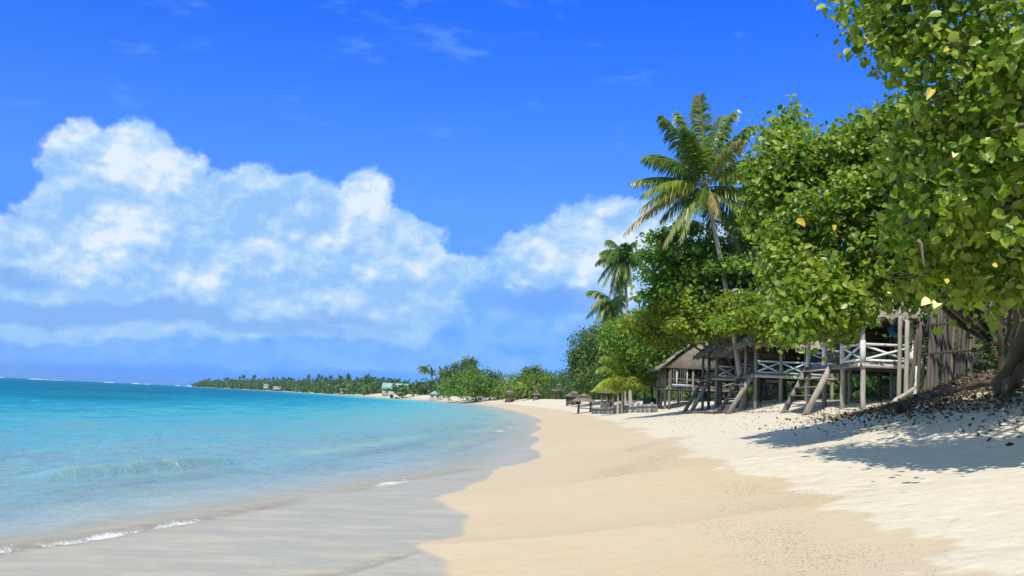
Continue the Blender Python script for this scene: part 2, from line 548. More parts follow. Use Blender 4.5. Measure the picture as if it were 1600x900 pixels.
SZ, _ = sand_surface()
far = np.clip((RR.ravel() - 130) / 200, 0, 1)


def sand_mat():
    m, g, out = new_mat('coral_sand')
    geo = g.new('ShaderNodeNewGeometry').outputs['Position']
    e = g.attr('edge')
    flat = g.vm('MULTIPLY', geo, (1, 1, 0))
    n1 = g.noise(flat, 0.42, 4, 0.6)
    n2 = g.noise(flat, 2.4, 5, 0.6)
    n3 = g.noise(flat, 45, 4, 0.7)
    n4 = g.noise(flat, 190, 2, 0.6)
    # tide line: dry above, damp below
    w = g.m('ADD', e, g.m('ADD', g.m('MULTIPLY', g.m('SUBTRACT', n1, 0.5), 3.6), g.m('MULTIPLY', g.m('SUBTRACT', n2, 0.5), 0.4)))
    fdry = g.mr(w, 4.42, 4.62)
    dry = g.mix(g.mr(n2, 0.35, 0.7), (0.67, 0.585, 0.44), (0.71, 0.64, 0.50))
    warmp = g.mr(g.noise(flat, 1.1, 4, 0.65), 0.58, 0.75)
    dry = g.mix(g.m('MULTIPLY', warmp, 0.45), dry, (0.66, 0.50, 0.31))
    damp = g.mix(g.mr(n1, 0.35, 0.65), (0.60, 0.47, 0.30), (0.59, 0.485, 0.33))
    damp = g.mix(g.m('MULTIPLY', g.mr(n2, 0.5, 0.75), 0.35), damp, (0.66, 0.50, 0.29))
    c = g.mix(fdry, damp, dry)
    # swash: soaked sand
    fw_ = g.mr(g.m('MULTIPLY_ADD', g.m('SUBTRACT', n2, 0.5), 0.25, e), -0.12, 0.02)
    soaked = g.mix(g.mr(g.noise(g.vm('MULTIPLY', geo, (0.5, 1.6, 0)), 1.3, 6, 0.68), 0.42, 0.68), (0.41, 0.385, 0.30), (0.54, 0.465, 0.33))
    soaked = g.mix(g.mr(g.attr('offshore'), 0.2, 2.5), soaked, (0.60, 0.56, 0.44))
    c = g.mix(fw_, soaked, c)
    # dark grains and coral crumbs, thick along the tide line
    spk = g.mr(g.noise(flat, 70, 2, 0.5), 0.66, 0.72)
    band = g.m('MULTIPLY', g.mr(g.m('ABSOLUTE', g.m('SUBTRACT', w, 3.5)), 0.2, 1.5, 1.0, 0.0), spk)
    c = g.mix(g.m('MULTIPLY', band, 0.45), c, (0.22, 0.18, 0.14))
    c = g.mix(g.m('MULTIPLY', g.mr(g.noise(flat, 14, 5, 0.75), 0.42, 0.72), 0.30), c, (0.46, 0.38, 0.25))
    c = g.mix(g.m('MULTIPLY', g.mr(n3, 0.3, 0.75), 0.32), c, g.mix(0.5, c, (0.30, 0.22, 0.13)))
    c = g.mix(g.m('MULTIPLY', g.mr(n4, 0.3, 0.8), 0.16), c, (0.34, 0.27, 0.19))
    # inland soil with leaf litter
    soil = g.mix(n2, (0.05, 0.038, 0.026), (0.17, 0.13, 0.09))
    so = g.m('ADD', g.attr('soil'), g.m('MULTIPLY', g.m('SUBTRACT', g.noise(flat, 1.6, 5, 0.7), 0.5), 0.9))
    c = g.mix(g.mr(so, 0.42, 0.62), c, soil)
    hb = g.m('ADD', g.m('MULTIPLY', n2, 0.9), g.m('ADD', g.m('MULTIPLY', n3, 0.10), g.m('MULTIPLY', n4, 0.04)))
    vo = g.new('ShaderNodeTexVoronoi', feature='SMOOTH_F1')
    g.l.new(g.vm('ADD', flat, g.vm('MULTIPLY', g.noise(flat, 1.5, 2, 0.5, 0, True), (0.6, 0.6, 0))), vo.inputs['Vector'])
    vo.inputs['Scale'].default_value = 2.3
    dim = g.m('MULTIPLY', g.mr(vo.outputs['Distance'], 0.05, 0.36), g.mr(w, 4.2, 5.4, 0.0, 0.9))
    hb = g.m('ADD', hb, dim)
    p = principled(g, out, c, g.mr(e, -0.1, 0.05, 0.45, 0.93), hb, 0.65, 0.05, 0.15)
    return m


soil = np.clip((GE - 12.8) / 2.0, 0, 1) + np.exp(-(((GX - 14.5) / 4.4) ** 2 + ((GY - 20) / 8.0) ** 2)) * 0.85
green_far = np.clip((GE - 22) / 10, 0, 1)
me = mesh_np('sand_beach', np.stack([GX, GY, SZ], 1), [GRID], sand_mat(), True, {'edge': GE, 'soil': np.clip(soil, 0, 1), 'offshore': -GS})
# close the small hole at the middle of the ring grid
link('sand_beach', me, kind='structure')


# ---- the sea
def sea_surface():
    x, y, r = GX, GY, RR.ravel()
    off = -GS                                     # metres offshore
    depth = -GZ
    # direction towards shore is roughly +x here; crests run almost parallel to the beach
    swell = np.clip((off - 1.5) / 8, 0, 1)
    fade = 1 / (1 + (r / 90) ** 2)
    z = np.zeros_like(x)
    z += swell * fade * (0.07 * (fbm(x * 0.9 + y * 0.15, y * 0.35, 3, 3) - 0.5) + 0.10 * (fbm(x * 0.32, y * 0.14, 2, 8) - 0.5))
    z += fade * np.clip(off / 3, 0, 1) * 0.045 * (np.abs(fbm(x * 2.1 + y * .4, y * 1.0, 3, 13) - 0.5) * -2 + 0.25)
    foam = np.zeros_like(x)
    tan_ = np.zeros_like(x)

    def crest(line, h, wf, wb, foamw, seed, fo=1.0):
        """small breaking wave along a polyline: steep shoreward face, long back"""
        nonlocal z, foam, tan_
        L = np.array(line, float)
        d = sdist(np.stack([x, y], 1), L)         # + = shore side
        # how far along the line, to fade the ends
        ax = (y - L[0, 1]) / (L[-1, 1] - L[0, 1])
        endf = np.clip(ax / 0.12, 0, 1) * np.clip((1 - ax) / 0.22, 0, 1)
        lump = 0.65 + 0.7 * fbm(x * 1.1, y * 1.1, 2, seed)
        d = d + 0.10 * (fbm(x * 2.5, y * 2.5, 2, seed + 5) - 0.5)
        prof = np.where(d > 0, np.exp(-(d / wf) ** 2), np.exp(-(d / wb) ** 2))
        z = z + h * prof * endf * lump
        foam = np.maximum(foam, fo * endf * np.exp(-((d - wf * 1.0) / foamw) ** 2) * np.clip(1.6 * fbm(x * 0.9, y * 0.7, 2, seed + 9) - 0.15, 0, 1.2))
        tan_ = np.maximum(tan_, endf * prof)
    crest([(-8.4, 5.0), (-6.4, 8.6), (-5.1, 11.2), (-4.3, 13.4), (-3.7, 15.5), (-3.2, 18)], 0.11, 0.13, 0.50, 0.10, 51, .92)
    crest([(-8.9, 18.0), (-8.2, 19.6), (-7.3, 21.6), (-6.5, 24.2)], 0.20, 0.18, 0.55, 0.14, 64, 0.80)
    crest([(-10.8, 12.6), (-10.0, 15.0), (-9.1, 17.8)], 0.08, 0.16, 0.40, 0.12, 63, 0.25)
    crest([(-13.0, 11), (-12.0, 15), (-11.0, 18.6), (-10.0, 21)], 0.09, 0.22, 0.7, 0.2, 65, .3)
    crest([(-3.1, 17.5), (-2.3, 21.0), (-1.2, 24.0), (-0.4, 27)], 0.05, 0.14, 0.45, 0.30, 71, .85)
    crest([(-6.3, 27), (-5.2, 32), (-4.4, 38), (-3.6, 46)], 0.05, 0.25, 0.9, 0.25, 75, .35)
    crest([(-2.2, 32), (-1.6, 38), (-0.8, 46), (-0.2, 54)], 0.05, 0.25, 0.8, 0.35, 79, .45)
    crest([(-1.2, 50), (-0.2, 62), (0.3, 80), (0.6, 100)], 0.05, 0.35, 1.1, 0.5, 85, .7)
    for px_, w_ in ((0.0, 1),):
        pass
    # swash film over the sand
    film = SZ + np.clip(-GE * 0.05, -0.04, 0.007) + 0.004 * (fbm(x * 3, y * 3, 2, 91) - 0.5) * (GE < -0.15)
    zz = np.where(GS < 0, np.maximum(z, film), np.where(GE < 0.02, np.maximum(film, z * np.clip(1 - GS / 0.8, 0, 1)), film))
    # tide line swash front low in the picture
    L = np.array([(-3.6, 8.2), (-2.3, 8.9), (-1.5, 9.8), (-0.95, 11.1)], float)
    d = sdist(np.stack([x, y], 1), L)
    ax = np.clip((y - 8.2) / 3, -1, 2)
    endf = np.clip(ax / 0.1, 0, 1) * np.clip((1 - ax) / 0.15, 0, 1)
    ridge = endf * np.where(d > 0, np.exp(-(d / 0.05) ** 2), np.exp(-(d / 0.16) ** 2))
    zz = zz + 0.012 * ridge
    tan_ = np.maximum(tan_, ridge)
    foam = np.maximum(foam, ridge * 0.45)
    # edge of the swash carries a hairline of foam
    eg = np.exp(-((GE + 0.05) / 0.035) ** 2) * (r > 14) * (r < 80)
    foam = np.maximum(foam, 0.35 * eg * fbm(x * 2, y * 2, 2, 3))
    zz = np.where(GE > 0.6, SZ - 0.35, zz)
    zz = np.where((GE > 0.05) & (GE <= 0.6), SZ - 0.05 - (GE - 0.05) * 0.5, zz)
    return zz, foam, tan_, depth


WZ, FOAM, TAN, DEP = sea_surface()


def water_mat():
    m, g, out = new_mat('lagoon_water')
    geo = g.new('ShaderNodeNewGeometry').outputs['Position']
    flat = g.vm('MULTIPLY', geo, (1, 1, 0))
    off = g.attr('offshore')
    rr = g.attr('range')
    # body colour grows with depth; light and dark ripple facets are painted into it
    nb = g.noise(g.vm('MULTIPLY', flat, (0.020, 0.010, 0)), 1.0, 4, 0.55)
    nm = g.noise(g.vm('MULTIPLY', flat, (0.10, 0.05, 0)), 1.0, 5, 0.6)
    rp = g.noise(g.vm('MULTIPLY', flat, (1.0, 0.5, 0)), 1.5, 5, 0.62, 0.6)
    rl = g.noise(g.vm('MULTIPLY', flat, (0.30, 0.13, 0)), 1.0, 5, 0.66, 0.5)
    rmix = g.m('ADD', g.m('MULTIPLY', g.m('SUBTRACT', rp, 0.5), g.mr(rr, 25, 90, 2.6, 0.8)), g.m('MULTIPLY', g.m('SUBTRACT', rl, 0.5), 2.4))
    offn = g.m('MULTIPLY', off, g.m('ADD', rmix, g.m('MULTIPLY_ADD', g.m('SUBTRACT', nm, 0.5), 0.9, 1.0)))
    body = g.ramp(g.m('DIVIDE', offn, 120.0), [(0.0, (0.36, 0.44, 0.41)), (0.035, (0.30, 0.47, 0.48)), (0.085, (0.19, 0.49, 0.54)), (0.17, (0.08, 0.44, 0.52)), (0.30, (0.010, 0.25, 0.38)), (0.6, (0.002, 0.155, 0.27)), (1.0, (0.002, 0.15, 0.26))])
    reef = g.mr(g.noise(g.vm('MULTIPLY', flat, (0.05, 0.016, 0)), 1.0, 7, 0.68), 0.50, 0.64)
    reef = g.m('MULTIPLY', reef, g.mr(off, 30, 60, 0.0, 0.75))
    body = g.mix(reef, body, (0.006, 0.085, 0.17))
    teal = g.mr(off, 260, 900, 0, 0.8)
    body = g.mix(teal, body, (0.002, 0.20, 0.26))
    op = g.ramp(g.m('DIVIDE', offn, 40.0), [(0.0, (0, 0, 0)), (0.03, (0.22,) * 3), (0.12, (0.50,) * 3), (0.25, (0.62,) * 3), (0.55, (0.80,) * 3), (1.0, (0.97,) * 3)])
    dif = g.new('ShaderNodeBsdfDiffuse')
    g.put(dif.inputs[0], body)
    tr = g.new('ShaderNodeBsdfTransparent')
    g.put(tr.inputs[0], g.mix(g.mr(off, 0, 5), (0.985, 0.99, 0.985), (0.72, 0.93, 0.95)))
    # ripples
    def rip(sc_, sx=1.0, sy=1.0, det=3, ro=0.6):
        return g.noise(g.vm('MULTIPLY', flat, (sx, sy, 0)), sc_, det, ro, 0.6)
    h1 = rip(1.5, 1.0, 0.55, 5, 0.62)
    h2 = rip(7.0, 1.0, 0.6, 3, 0.6)
    h3 = g.noise(g.vm('MULTIPLY', flat, (0.35, 0.16, 0)), 1.0, 5, 0.62)
    active = g.mr(off, -0.1, 4.0, 0.05, 1.0)
    hh = g.m('ADD', g.m('MULTIPLY', h1, 0.60), g.m('ADD', g.m('MULTIPLY', h2, 0.10), g.m('MULTIPLY', h3, g.mr(rr, 20, 200, 0.2, 2.2))))
    hh = g.m('MULTIPLY', hh, active)
    b = g.new('ShaderNodeBump')
    b.inputs['Strength'].default_value = 1.0
    b.inputs['Distance'].default_value = 0.42
    g.l.new(hh, b.inputs['Height'])
    gl = g.new('ShaderNodeBsdfGlossy')
    g.put(gl.inputs['Color'], (1, 1, 1))
    g.put(gl.inputs['Roughness'], g.mr(rr, 15, 120, 0.06, 0.22))
    g.l.new(b.outputs[0], gl.inputs['Normal'])
    g.l.new(b.outputs[0], dif.inputs['Normal'])
    fr = g.new('ShaderNodeFresnel')
    fr.inputs[0].default_value = 1.33
    g.l.new(b.outputs[0], fr.inputs['Normal'])
    # sheltered facets mask part of the grazing reflection of a rough sea
    frf = g.m('MULTIPLY', fr.outputs[0], g.m('MULTIPLY', g.mr(rr, 10, 100, 0.34, 0.06), g.mr(off, -0.6, 2.0, 0.13, 1.0)))
    m1 = g.new('ShaderNodeMixShader')
    g.l.new(op, m1.inputs[0]); g.l.new(tr.outputs[0], m1.inputs[1]); g.l.new(dif.outputs[0], m1.inputs[2])
    m2 = g.new('ShaderNodeMixShader')
    g.l.new(frf, m2.inputs[0]); g.l.new(m1.outputs[0], m2.inputs[1]); g.l.new(gl.outputs[0], m2.inputs[2])
    # foam, and sand stirred up in the breaking crest
    fn = g.noise(flat, 17, 6, 0.8)
    fn2 = g.noise(flat, 3.2, 4, 0.65)
    ff = g.mr(g.m('ADD', g.attr('foam'), g.m('MULTIPLY', g.m('ADD', g.m('SUBTRACT', fn, 0.5), g.m('SUBTRACT', fn2, 0.5)), 1.5)), 0.50, 1.0, 0, 0.85)
    ff = g.m('MULTIPLY', ff, g.mr(g.attr('foam'), 0.03, 0.2))
    fo = g.new('ShaderNodeBsdfDiffuse')
    g.put(fo.inputs[0], (0.72, 0.72, 0.68))
    st = g.new('ShaderNodeBsdfDiffuse')
    g.put(st.inputs[0], g.mix(g.mr(off, 0.5, 5), (0.40, 0.34, 0.23), (0.25, 0.44, 0.33)))
    m3 = g.new('ShaderNodeMixShader')
    g.l.new(g.m('MULTIPLY', g.attr('stir'), g.m('ADD', g.m('MULTIPLY_ADD', fn2, 0.9, -0.18), g.mr(off, 2, 6, 0, 0.12))), m3.inputs[0]); g.l.new(m2.outputs[0], m3.inputs[1]); g.l.new(st.outputs[0], m3.inputs[2])
    m4 = g.new('ShaderNodeMixShader')
    g.l.new(ff, m4.inputs[0]); g.l.new(m3.outputs[0], m4.inputs[1]); g.l.new(fo.outputs[0], m4.inputs[2])
    g.l.new(m4.outputs[0], out.inputs[0])
    return m


keep = (GE[GRID] < 1.2).any(1)
fq = GRID[keep]
used = np.unique(fq)
remap = np.full(len(GX), -1)
remap[used] = np.arange(len(used))
me = mesh_np('sea', np.stack([GX, GY, WZ], 1)[used], [remap[fq]], water_mat(), True,
             {'offshore': -GS[used], 'range': RR.ravel()[used], 'foam': FOAM[used], 'stir': TAN[used]})
link('sea', me, kind='structure')

# ------------------------------------------------------------------ foliage
LEAF8 = (np.array([(0, 0, 0), (.30, -.06, .08), (.50, .30, .15), (.36, .72, .04), (.03, .95, -.20), (-.36, .70, .05), (-.48, .28, .12), (-.30, -.08, .07)]),
         np.array([(0, 1, 2, 3, 4), (0, 4, 5, 6, 7)]))
LEAF4 = (np.array([(0, 0, 0), (.42, .45, .08), (0, 1.0, -.06), (-.42, .45, .08)]), np.array([(0, 1, 2, 3)]))


def leaf_frames(N, rg):
    """random rotation about each normal; returns (n,3,3) frames x=side, y=length, z=normal"""
    n = N / np.linalg.norm(N, axis=1)[:, None]
    t = rg.normal(size=n.shape)
    t[:, 2] -= 0.9                                  # leaves hang tip-down
    t -= (t * n).sum(1)[:, None] * n
    t /= np.linalg.norm(t, axis=1)[:, None] + 1e-9
    s = np.cross(t, n)
    s = s * (0.65 + 0.5 * rg.random(len(s)))[:, None]
    return np.stack([s, t, n * (0.3 + 1.9 * rg.random(len(s)))[:, None]], 1)


def leaves_mesh(name, P, Fm, size, tint, mat, shape=LEAF4):
    Vt, Ft = shape
    k = len(Vt)
    V = P[:, None, :] + np.einsum('vk,nkc->nvc', Vt, Fm) * size[:, None, None]
    F = (np.arange(len(P)) * k)[:, None, None] + Ft[None]
    return mesh_np(name, V.reshape(-1, 3), [F.reshape(-1, Ft.shape[1])], mat, False, {'tint': np.repeat(tint, k)})


def crown_leaves(blobs, n_cl, per, cl_r, size, rg, shell=0.55, gap=0.0, up=0.75, flat=1.0, tb=0.45, front=0.0):
    """clumps of leaves through a union of ellipsoids (cx,cy,cz,rx,ry,rz)"""
    B = np.array(blobs, float)
    vol = B[:, 3] * B[:, 4] * B[:, 5]
    area = vol ** (2 / 3)
    idx = rg.choice(len(B), n_cl, p=area / area.sum())
    d = rg.normal(size=(n_cl, 3)); d /= np.linalg.norm(d, axis=1)[:, None]
    rr_ = 1 - (1 - shell) * rg.random(n_cl) ** 1.6
    inner = rg.random(n_cl) < 0.18
    rr_[inner] = rg.random(inner.sum()) ** 0.5
    C = B[idx, :3] + d * rr_[:, None] * B[idx, 3:]
    if gap > 0:
        nz = fbm(C[:, 0] * 0.9 + C[:, 2] * .7, C[:, 1] * 0.9 - C[:, 2] * 1.1, 2, 77)
        keep = nz > gap
        C, d, idx = C[keep], d[keep], idx[keep]
    n = len(C)
    cn = rg.integers(int(per * 0.6), int(per * 1.4) + 1, n)
    rep = np.repeat(np.arange(n), cn)
    o = rg.normal(size=(len(rep), 3)) * cl_r * np.array([1, 1, flat])
    P = C[rep] + o
    N = d[rep] * 0.55 + np.array([-0.12, -0.35, up]) + rg.normal(size=P.shape) * 0.72
    ct = rg.random(n) * 0.55
    # tone differs at random from clump to clump and leaf to leaf
    tint = np.clip(tb + (ct[rep] - 0.27) + rg.normal(size=len(rep)) * 0.20, 0, 0.97)
    sz = size * (0.45 + 0.85 * rg.random(len(rep)))
    return C, P, N, sz, tint, idx


def limbs(mb, base, mid, targets, r0, rg, sag=0.15):
    for t in targets:
        t = np.asarray(t, float)
        k = 7
        u = np.linspace(0, 1, k)[:, None]
        ctrl = (mid + t) / 2 + np.array([0, 0, 0.14]) * np.linalg.norm(t - mid)
        pts = (1 - u) ** 2 * mid + 2 * u * (1 - u) * ctrl + u ** 2 * t
        pts[1:-1] += rg.normal(size=(k - 2, 3)) * 0.04 * np.linalg.norm(t - mid) ** 0.8
        mb.tube(pts, np.linspace(r0, r0 * 0.18, k), 6, wob=0.1)


def tree(name, label, base, blobs, mat, n_cl=500, per=14, cl_r=0.35, size=0.2, seed=1, cat='tree', group=None, trunk_r=0.22, fork=0.45, lean=None,
         shape=LEAF4, parts=0, gap=0.0, shell=0.55, up=0.75, flat=1.0, tb=0.45, bark=None, twigs=True, ntr=1, part_px=14, upper=None):
    rg = np.random.default_rng(seed)
    base = np.array(base, float)
    root = thing(name, label, cat, base, group)
    B = np.array(blobs, float)
    cen = B[:, :3].mean(0) if upper is None else np.array(upper, float)
    mid = base + (cen - base) * fork
    if lean is not None: mid = np.array(lean, float)
    bark = bark or M_BARK
    for q in range(ntr):
        b2 = base + (rg.normal(size=3) * np.array([0.4, 0.4, 0]) if q else 0)
        b2[2] -= 0.25
        u = np.linspace(0, 1, 8)[:, None]
        pts = b2 * (1 - u) + mid * u + np.sin(u * 3.1) * np.array([rg.normal() * .18, rg.normal() * .18, 0]) * np.linalg.norm(mid - base) * 0.3
        MB().tube(pts, np.linspace(trunk_r * 1.25, trunk_r * 0.72, 8) * (1 if q == 0 else 0.6), 10, wob=0.16).build('trunk', bark, root, True)
    order = np.argsort(-B[:, 3] * B[:, 4] * B[:, 5])[:10]
    for k in order:
        mb = MB()
        limbs(mb, base, mid, [B[k, :3]], trunk_r * 0.55, rg)
        mb.build('branch', bark, root, True)
    C, P, N, sz, tint, idx = crown_leaves(blobs, n_cl, per, cl_r, size, rg, shell, gap, up, flat, tb)
    if twigs:
        mb = MB()
        for c, k in list(zip(C, idx))[:: max(1, len(C) // 260)]:
            b_ = B[k, :3]
            u = np.linspace(0, 1, 4)[:, None]
            pts = b_ * (1 - u) + c * u + rg.normal(size=(4, 3)) * 0.06 * np.linalg.norm(c - b_) * np.sin(u * 3.1)
            mb.tube(pts, np.linspace(trunk_r * 0.12, 0.010 if size < .3 else .03, 4), 4, False)
        mb.build('twigs', bark, root, True, kind='stuff')
    Fm = leaf_frames(N, rg)
    if parts:
        px, py, dz = proj(P)
        spx = sz * FPX / dz
        ok = (px > 5) & (px < 1595) & (py > 5) & (py < 895) & (spx > part_px * 0.72)
        # frontmost leaf of each small cell of sky: the ones that show
        key = (px // 20).astype(int) * 1000 + (py // 20).astype(int)
        cand = np.where(ok)[0]
        cand = cand[np.argsort(dz[cand] - sz[cand] * 2)]
        seen, pick = set(), []
        for c in cand:
            if key[c] in seen: continue
            seen.add(key[c]); pick.append(c)
        pick = np.array(sorted(pick, key=lambda c: -spx[c])[:parts])
        variants = []
        for v in range(6):
            variants.append(mesh_np('leaf', shape[0] * 1.0, [shape[1]], mat, False, {'tint': np.full(len(shape[0]), [.3, .42, .55, .65, .75, .9][v])}))
        for c in pick:
            me_ = variants[min(5, max(0, int(tint[c] * 6.5)))]
            o = bpy.data.objects.new('leaf', me_)
            f = Fm[c] * sz[c]
            o.matrix_local = Matrix(((f[0, 0], f[1, 0], f[2, 0], P[c, 0] - base[0]), (f[0, 1], f[1, 1], f[2, 1], P[c, 1] - base[1]), (f[0, 2], f[1, 2], f[2, 2], P[c, 2] - base[2]), (0, 0, 0, 1)))
            o.parent = root
            col.objects.link(o)
        mask = np.ones(len(P), bool); mask[pick] = False
        P, Fm, sz, tint = P[mask], Fm[mask], sz[mask], tint[mask]
    me_ = leaves_mesh('crown', P - base, Fm, sz, tint, mat, shape)
    o = link('crown', me_, root)
    o['kind'] = 'stuff'
    return root


def blob(px, py, Y, rx, ry=None, rz=None):
    """ellipsoid whose centre is seen at px,py at distance Y; radii in metres"""
    p = at(px, py, Y)
    ry = rx if ry is None else ry
    rz = rx if rz is None else rz
    return (p[0], p[1], p[2], rx, ry, rz)


def single_leaf(root, P, size, mat, name, seed, face=None):
    rg = np.random.default_rng(seed)
    N = np.array([face if face is not None else (-0.1, -0.9, 0.45)], float)
    Fm = leaf_frames(N, rg)[0]
    f = Fm * size
    me_ = mesh_np(name, LEAF8[0], [LEAF8[1]], mat, False, {'tint': np.full(8, 0.6)})
    o = bpy.data.objects.new(name, me_)
    b = np.array(root.location)
    o.matrix_local = Matrix(((f[0, 0], f[1, 0], f[2, 0], P[0] - b[0]), (f[0, 1], f[1, 1], f[2, 1], P[1] - b[1]), (f[0, 2], f[1, 2], f[2, 2], P[2] - b[2]), (0, 0, 0, 1)))
    o.parent = root
    col.objects.link(o)


# nearest tree, upper right: a sea hibiscus that leans out over the beach
TA_base = (13.4, 17.0, gz(13.4, 17.0))
A = [blob(1370, 20, 11.5, .42, .7, .5), blob(1440, -40, 11, .9, 1.0, .8), blob(1540, -60, 10.5, 1.0, 1.1, .8), blob(1470, 60, 11.2, .75, .9, .6),
     blob(1395, 75, 11.8, .32, .6, .36), blob(1560, 70, 10.5, .8, 1.0, .7), blob(1500, 150, 11, .75, 1.0, .6), blob(1590, 190, 10.5, .8, 1.0, .7),
     blob(1450, 215, 12, .55, .9, .5), blob(1500, 290, 11.5, .7, 1.0, .6), blob(1590, 320, 11, .8, 1.0, .7), blob(1440, 330, 12.5, .6, .9, .6),
     blob(1550, 400, 12, .75, 1.0, .45), blob(1480, 400, 12.5, .6, .9, .42), blob(1640, 430, 11.5, .8, 1.0, .5), blob(1515, 450, 12, .26, .4, .34),
     blob(1680, 100, 10.5, 1.2, 1.4, 1.5), blob(1720, 330, 11, 1.3, 1.4, 1.2), blob(1360, -30, 12, .5, .8, .5), blob(1430, 430, 13, .4, .6, .30),
     blob(1553, 195, 13, 1.0, 1.0, .8), blob(1650, 200, 14, 1.6, 1.6, 2.0), blob(1560, 300, 14.5, 1.3, 1.2, 1.4), blob(1540, 100, 14, 1.4, 1.2, 1.3)]
ta = tree('sea_hibiscus_tree', 'big broad-leaved tree filling the upper right corner and shading the beach', TA_base, A, M_LEAF_A,
          n_cl=1280, per=16, cl_r=0.15, size=0.112, seed=3, trunk_r=0.17, fork=0.42, shape=LEAF8, parts=300, gap=0.30, shell=0.35, ntr=2, tb=0.66, upper=(9.0, 14, 6.2))
for i, (px, py, Y, s) in enumerate([(1456, 140, 9.6, .135), (1482, 76, 9.9, .06), (1552, 412, 10.2, .06), (1478, 436, 10.6, .06), (1303, 348, 13, .08)]):
    if i < 4: single_leaf(ta, at(px, py, Y), s, M_LEAF_YEL, 'yellow_leaf', 40 + i)
for i, (px, py, Y, s) in enumerate([(1455, 472, 10.6, .13), (1465, 474, 10.55, .10), (1492, 240, 9.8, .10), (1388, 458, 11.0, .06)]):
    single_leaf(ta, at(px, py, Y), s, M_LEAF_CREAM, 'flower', 60 + i, (0.1, -0.5, 0.85))
# bare twigs seen against the foliage
for a, b in (((1600, 193, 10.0), (1545, 205, 10.3)), ((1436, 372, 10.9), (1447, 415, 10.9)), ((1620, 110, 10.2), (1560, 165, 10.4))):
    p0, p1 = at(*a), at(*b)
    u = np.linspace(0, 1, 6)[:, None]
    MB().tube(p0 * (1 - u) + p1 * u + rng.normal(size=(6, 3)) * 0.015, np.linspace(.022, .012, 6), 6).build('branch', M_BARK, ta, True)

# second hibiscus, left of it and farther back, hanging over the deck
TB_base = (14.6, 29.5, gz(14.6, 29.5))
Bb = [blob(1220, 225, 21, .50, .9, .42), blob(1250, 265, 20, .75, 1.1, .55), blob(1200, 300, 20.5, .40, .8, .60), blob(1305, 245, 19.5, .55, 1.0, .40), blob(1345, 235, 19, .55, 1.0, .40), blob(1390, 250, 19, .55, 1.0, .45),
      blob(1340, 320, 18.5, .8, 1.1, .60), blob(1255, 350, 19, .85, 1.1, .70), blob(1400, 370, 18.5, .8, 1.1, .65), blob(1315, 410, 18, .75, .9, .60), blob(1235, 415, 19, .55, .9, .50),
      blob(1265, 460, 18, .55, .8, .42), blob(1325, 470, 17.5, .5, .7, .40), blob(1250, 508, 17.5, .26, .4, .26), blob(1292, 500, 17.5, .36, .5, .32), blob(1380, 430, 18, .45, .8, .32), blob(1185, 345, 21, .30, .6, .35),
      blob(1400, 200, 18, .6, .8, .45), blob(1440, 260, 17, .7, .9, .7), blob(1470, 340, 17, .8, .9, .7), blob(1420, 300, 20, 1.0, 1.2, .9), blob(1450, 400, 20, 1.0, 1.2, .55), blob(1320, 505, 18, .20, .3, .16), blob(1235, 190, 21.5, .22, .5, .22), blob(1180, 265, 21, .22, .5, .25), blob(1330, 205, 19.5, .22, .4, .2), blob(1420, 455, 19, .45, .6, .22)]
tb_ = tree('sea_hibiscus_tree', 'broad-leaved tree hanging low over the white-railed deck, with one yellow leaf on its left', TB_base, Bb, M_LEAF_A,
           n_cl=2200, per=18, cl_r=0.18, size=0.122, seed=5, trunk_r=0.2, fork=0.5, shape=LEAF8, parts=240, gap=0.26, shell=0.4, tb=0.62, upper=(11.5, 21, 5.6), part_px=11)
single_leaf(tb_, at(1245, 345, 17.0), .19, M_LEAF_YEL, 'yellow_leaf', 90)
single_leaf(tb_, at(1303, 352, 16.5), .11, M_LEAF_YEL, 'yellow_leaf', 91)

# trees along the shore behind and beyond the huts
tree('almond_tree', 'layered open tree with flat tiers of leaves around the tall palm trunk', (15.0, 53, gz(15, 53)),
     [blob(1040, 372, 52, 1.1, 1.5, .35), blob(1075, 358, 53, .9, 1.2, .3), blob(1050, 400, 51, 1.9, 2.0, .45), blob(1045, 432, 52, 1.6, 2.2, .5), blob(1110, 388, 52, 1.6, 2.0, .5),
      blob(1160, 345, 54, 1.3, 1.6, .5), blob(1190, 375, 52, 1.8, 2.2, .7), blob(1130, 425, 50, 2.2, 2.4, .7), blob(1185, 425, 49, 1.9, 2.2, .9), blob(1080, 455, 51, 2.0, 2.2, .6), blob(1025, 462, 52, 1.0, 1.6, .4), blob(1190, 310, 55, 1.2, 1.4, .7)],
     M_LEAF_B, n_cl=1500, per=13, cl_r=0.33, size=0.27, seed=11, flat=0.45, gap=0.24, tb=0.58, trunk_r=0.26, up=1.1)
tree('almond_tree', 'low spreading tree with yellowish leaves just above the thatched roofs', (15.5, 60, gz(15.5, 60)),
     [blob(1060, 490, 54, 2.3, 2.4, .9), blob(1010, 505, 57, 1.6, 2, .8), blob(1120, 480, 50, 2.4, 2.2, .8), blob(1175, 480, 47, 1.9, 2.0, .9), blob(1100, 510, 50, 2.0, 1.8, .7),
      blob(1150, 505, 45.5, 1.3, 1.2, .42), blob(1200, 500, 44, 1.2, 1.3, .65), blob(1040, 525, 57, 1.7, 2, .7), blob(1215, 520, 43.5, .8, 1., .5), blob(1085, 470, 52, 1.6, 2, .6)],
     M_LEAF_Y, n_cl=1500, per=14, cl_r=0.30, size=0.24, seed=12, flat=0.5, tb=0.58, trunk_r=0.24, up=1.0)
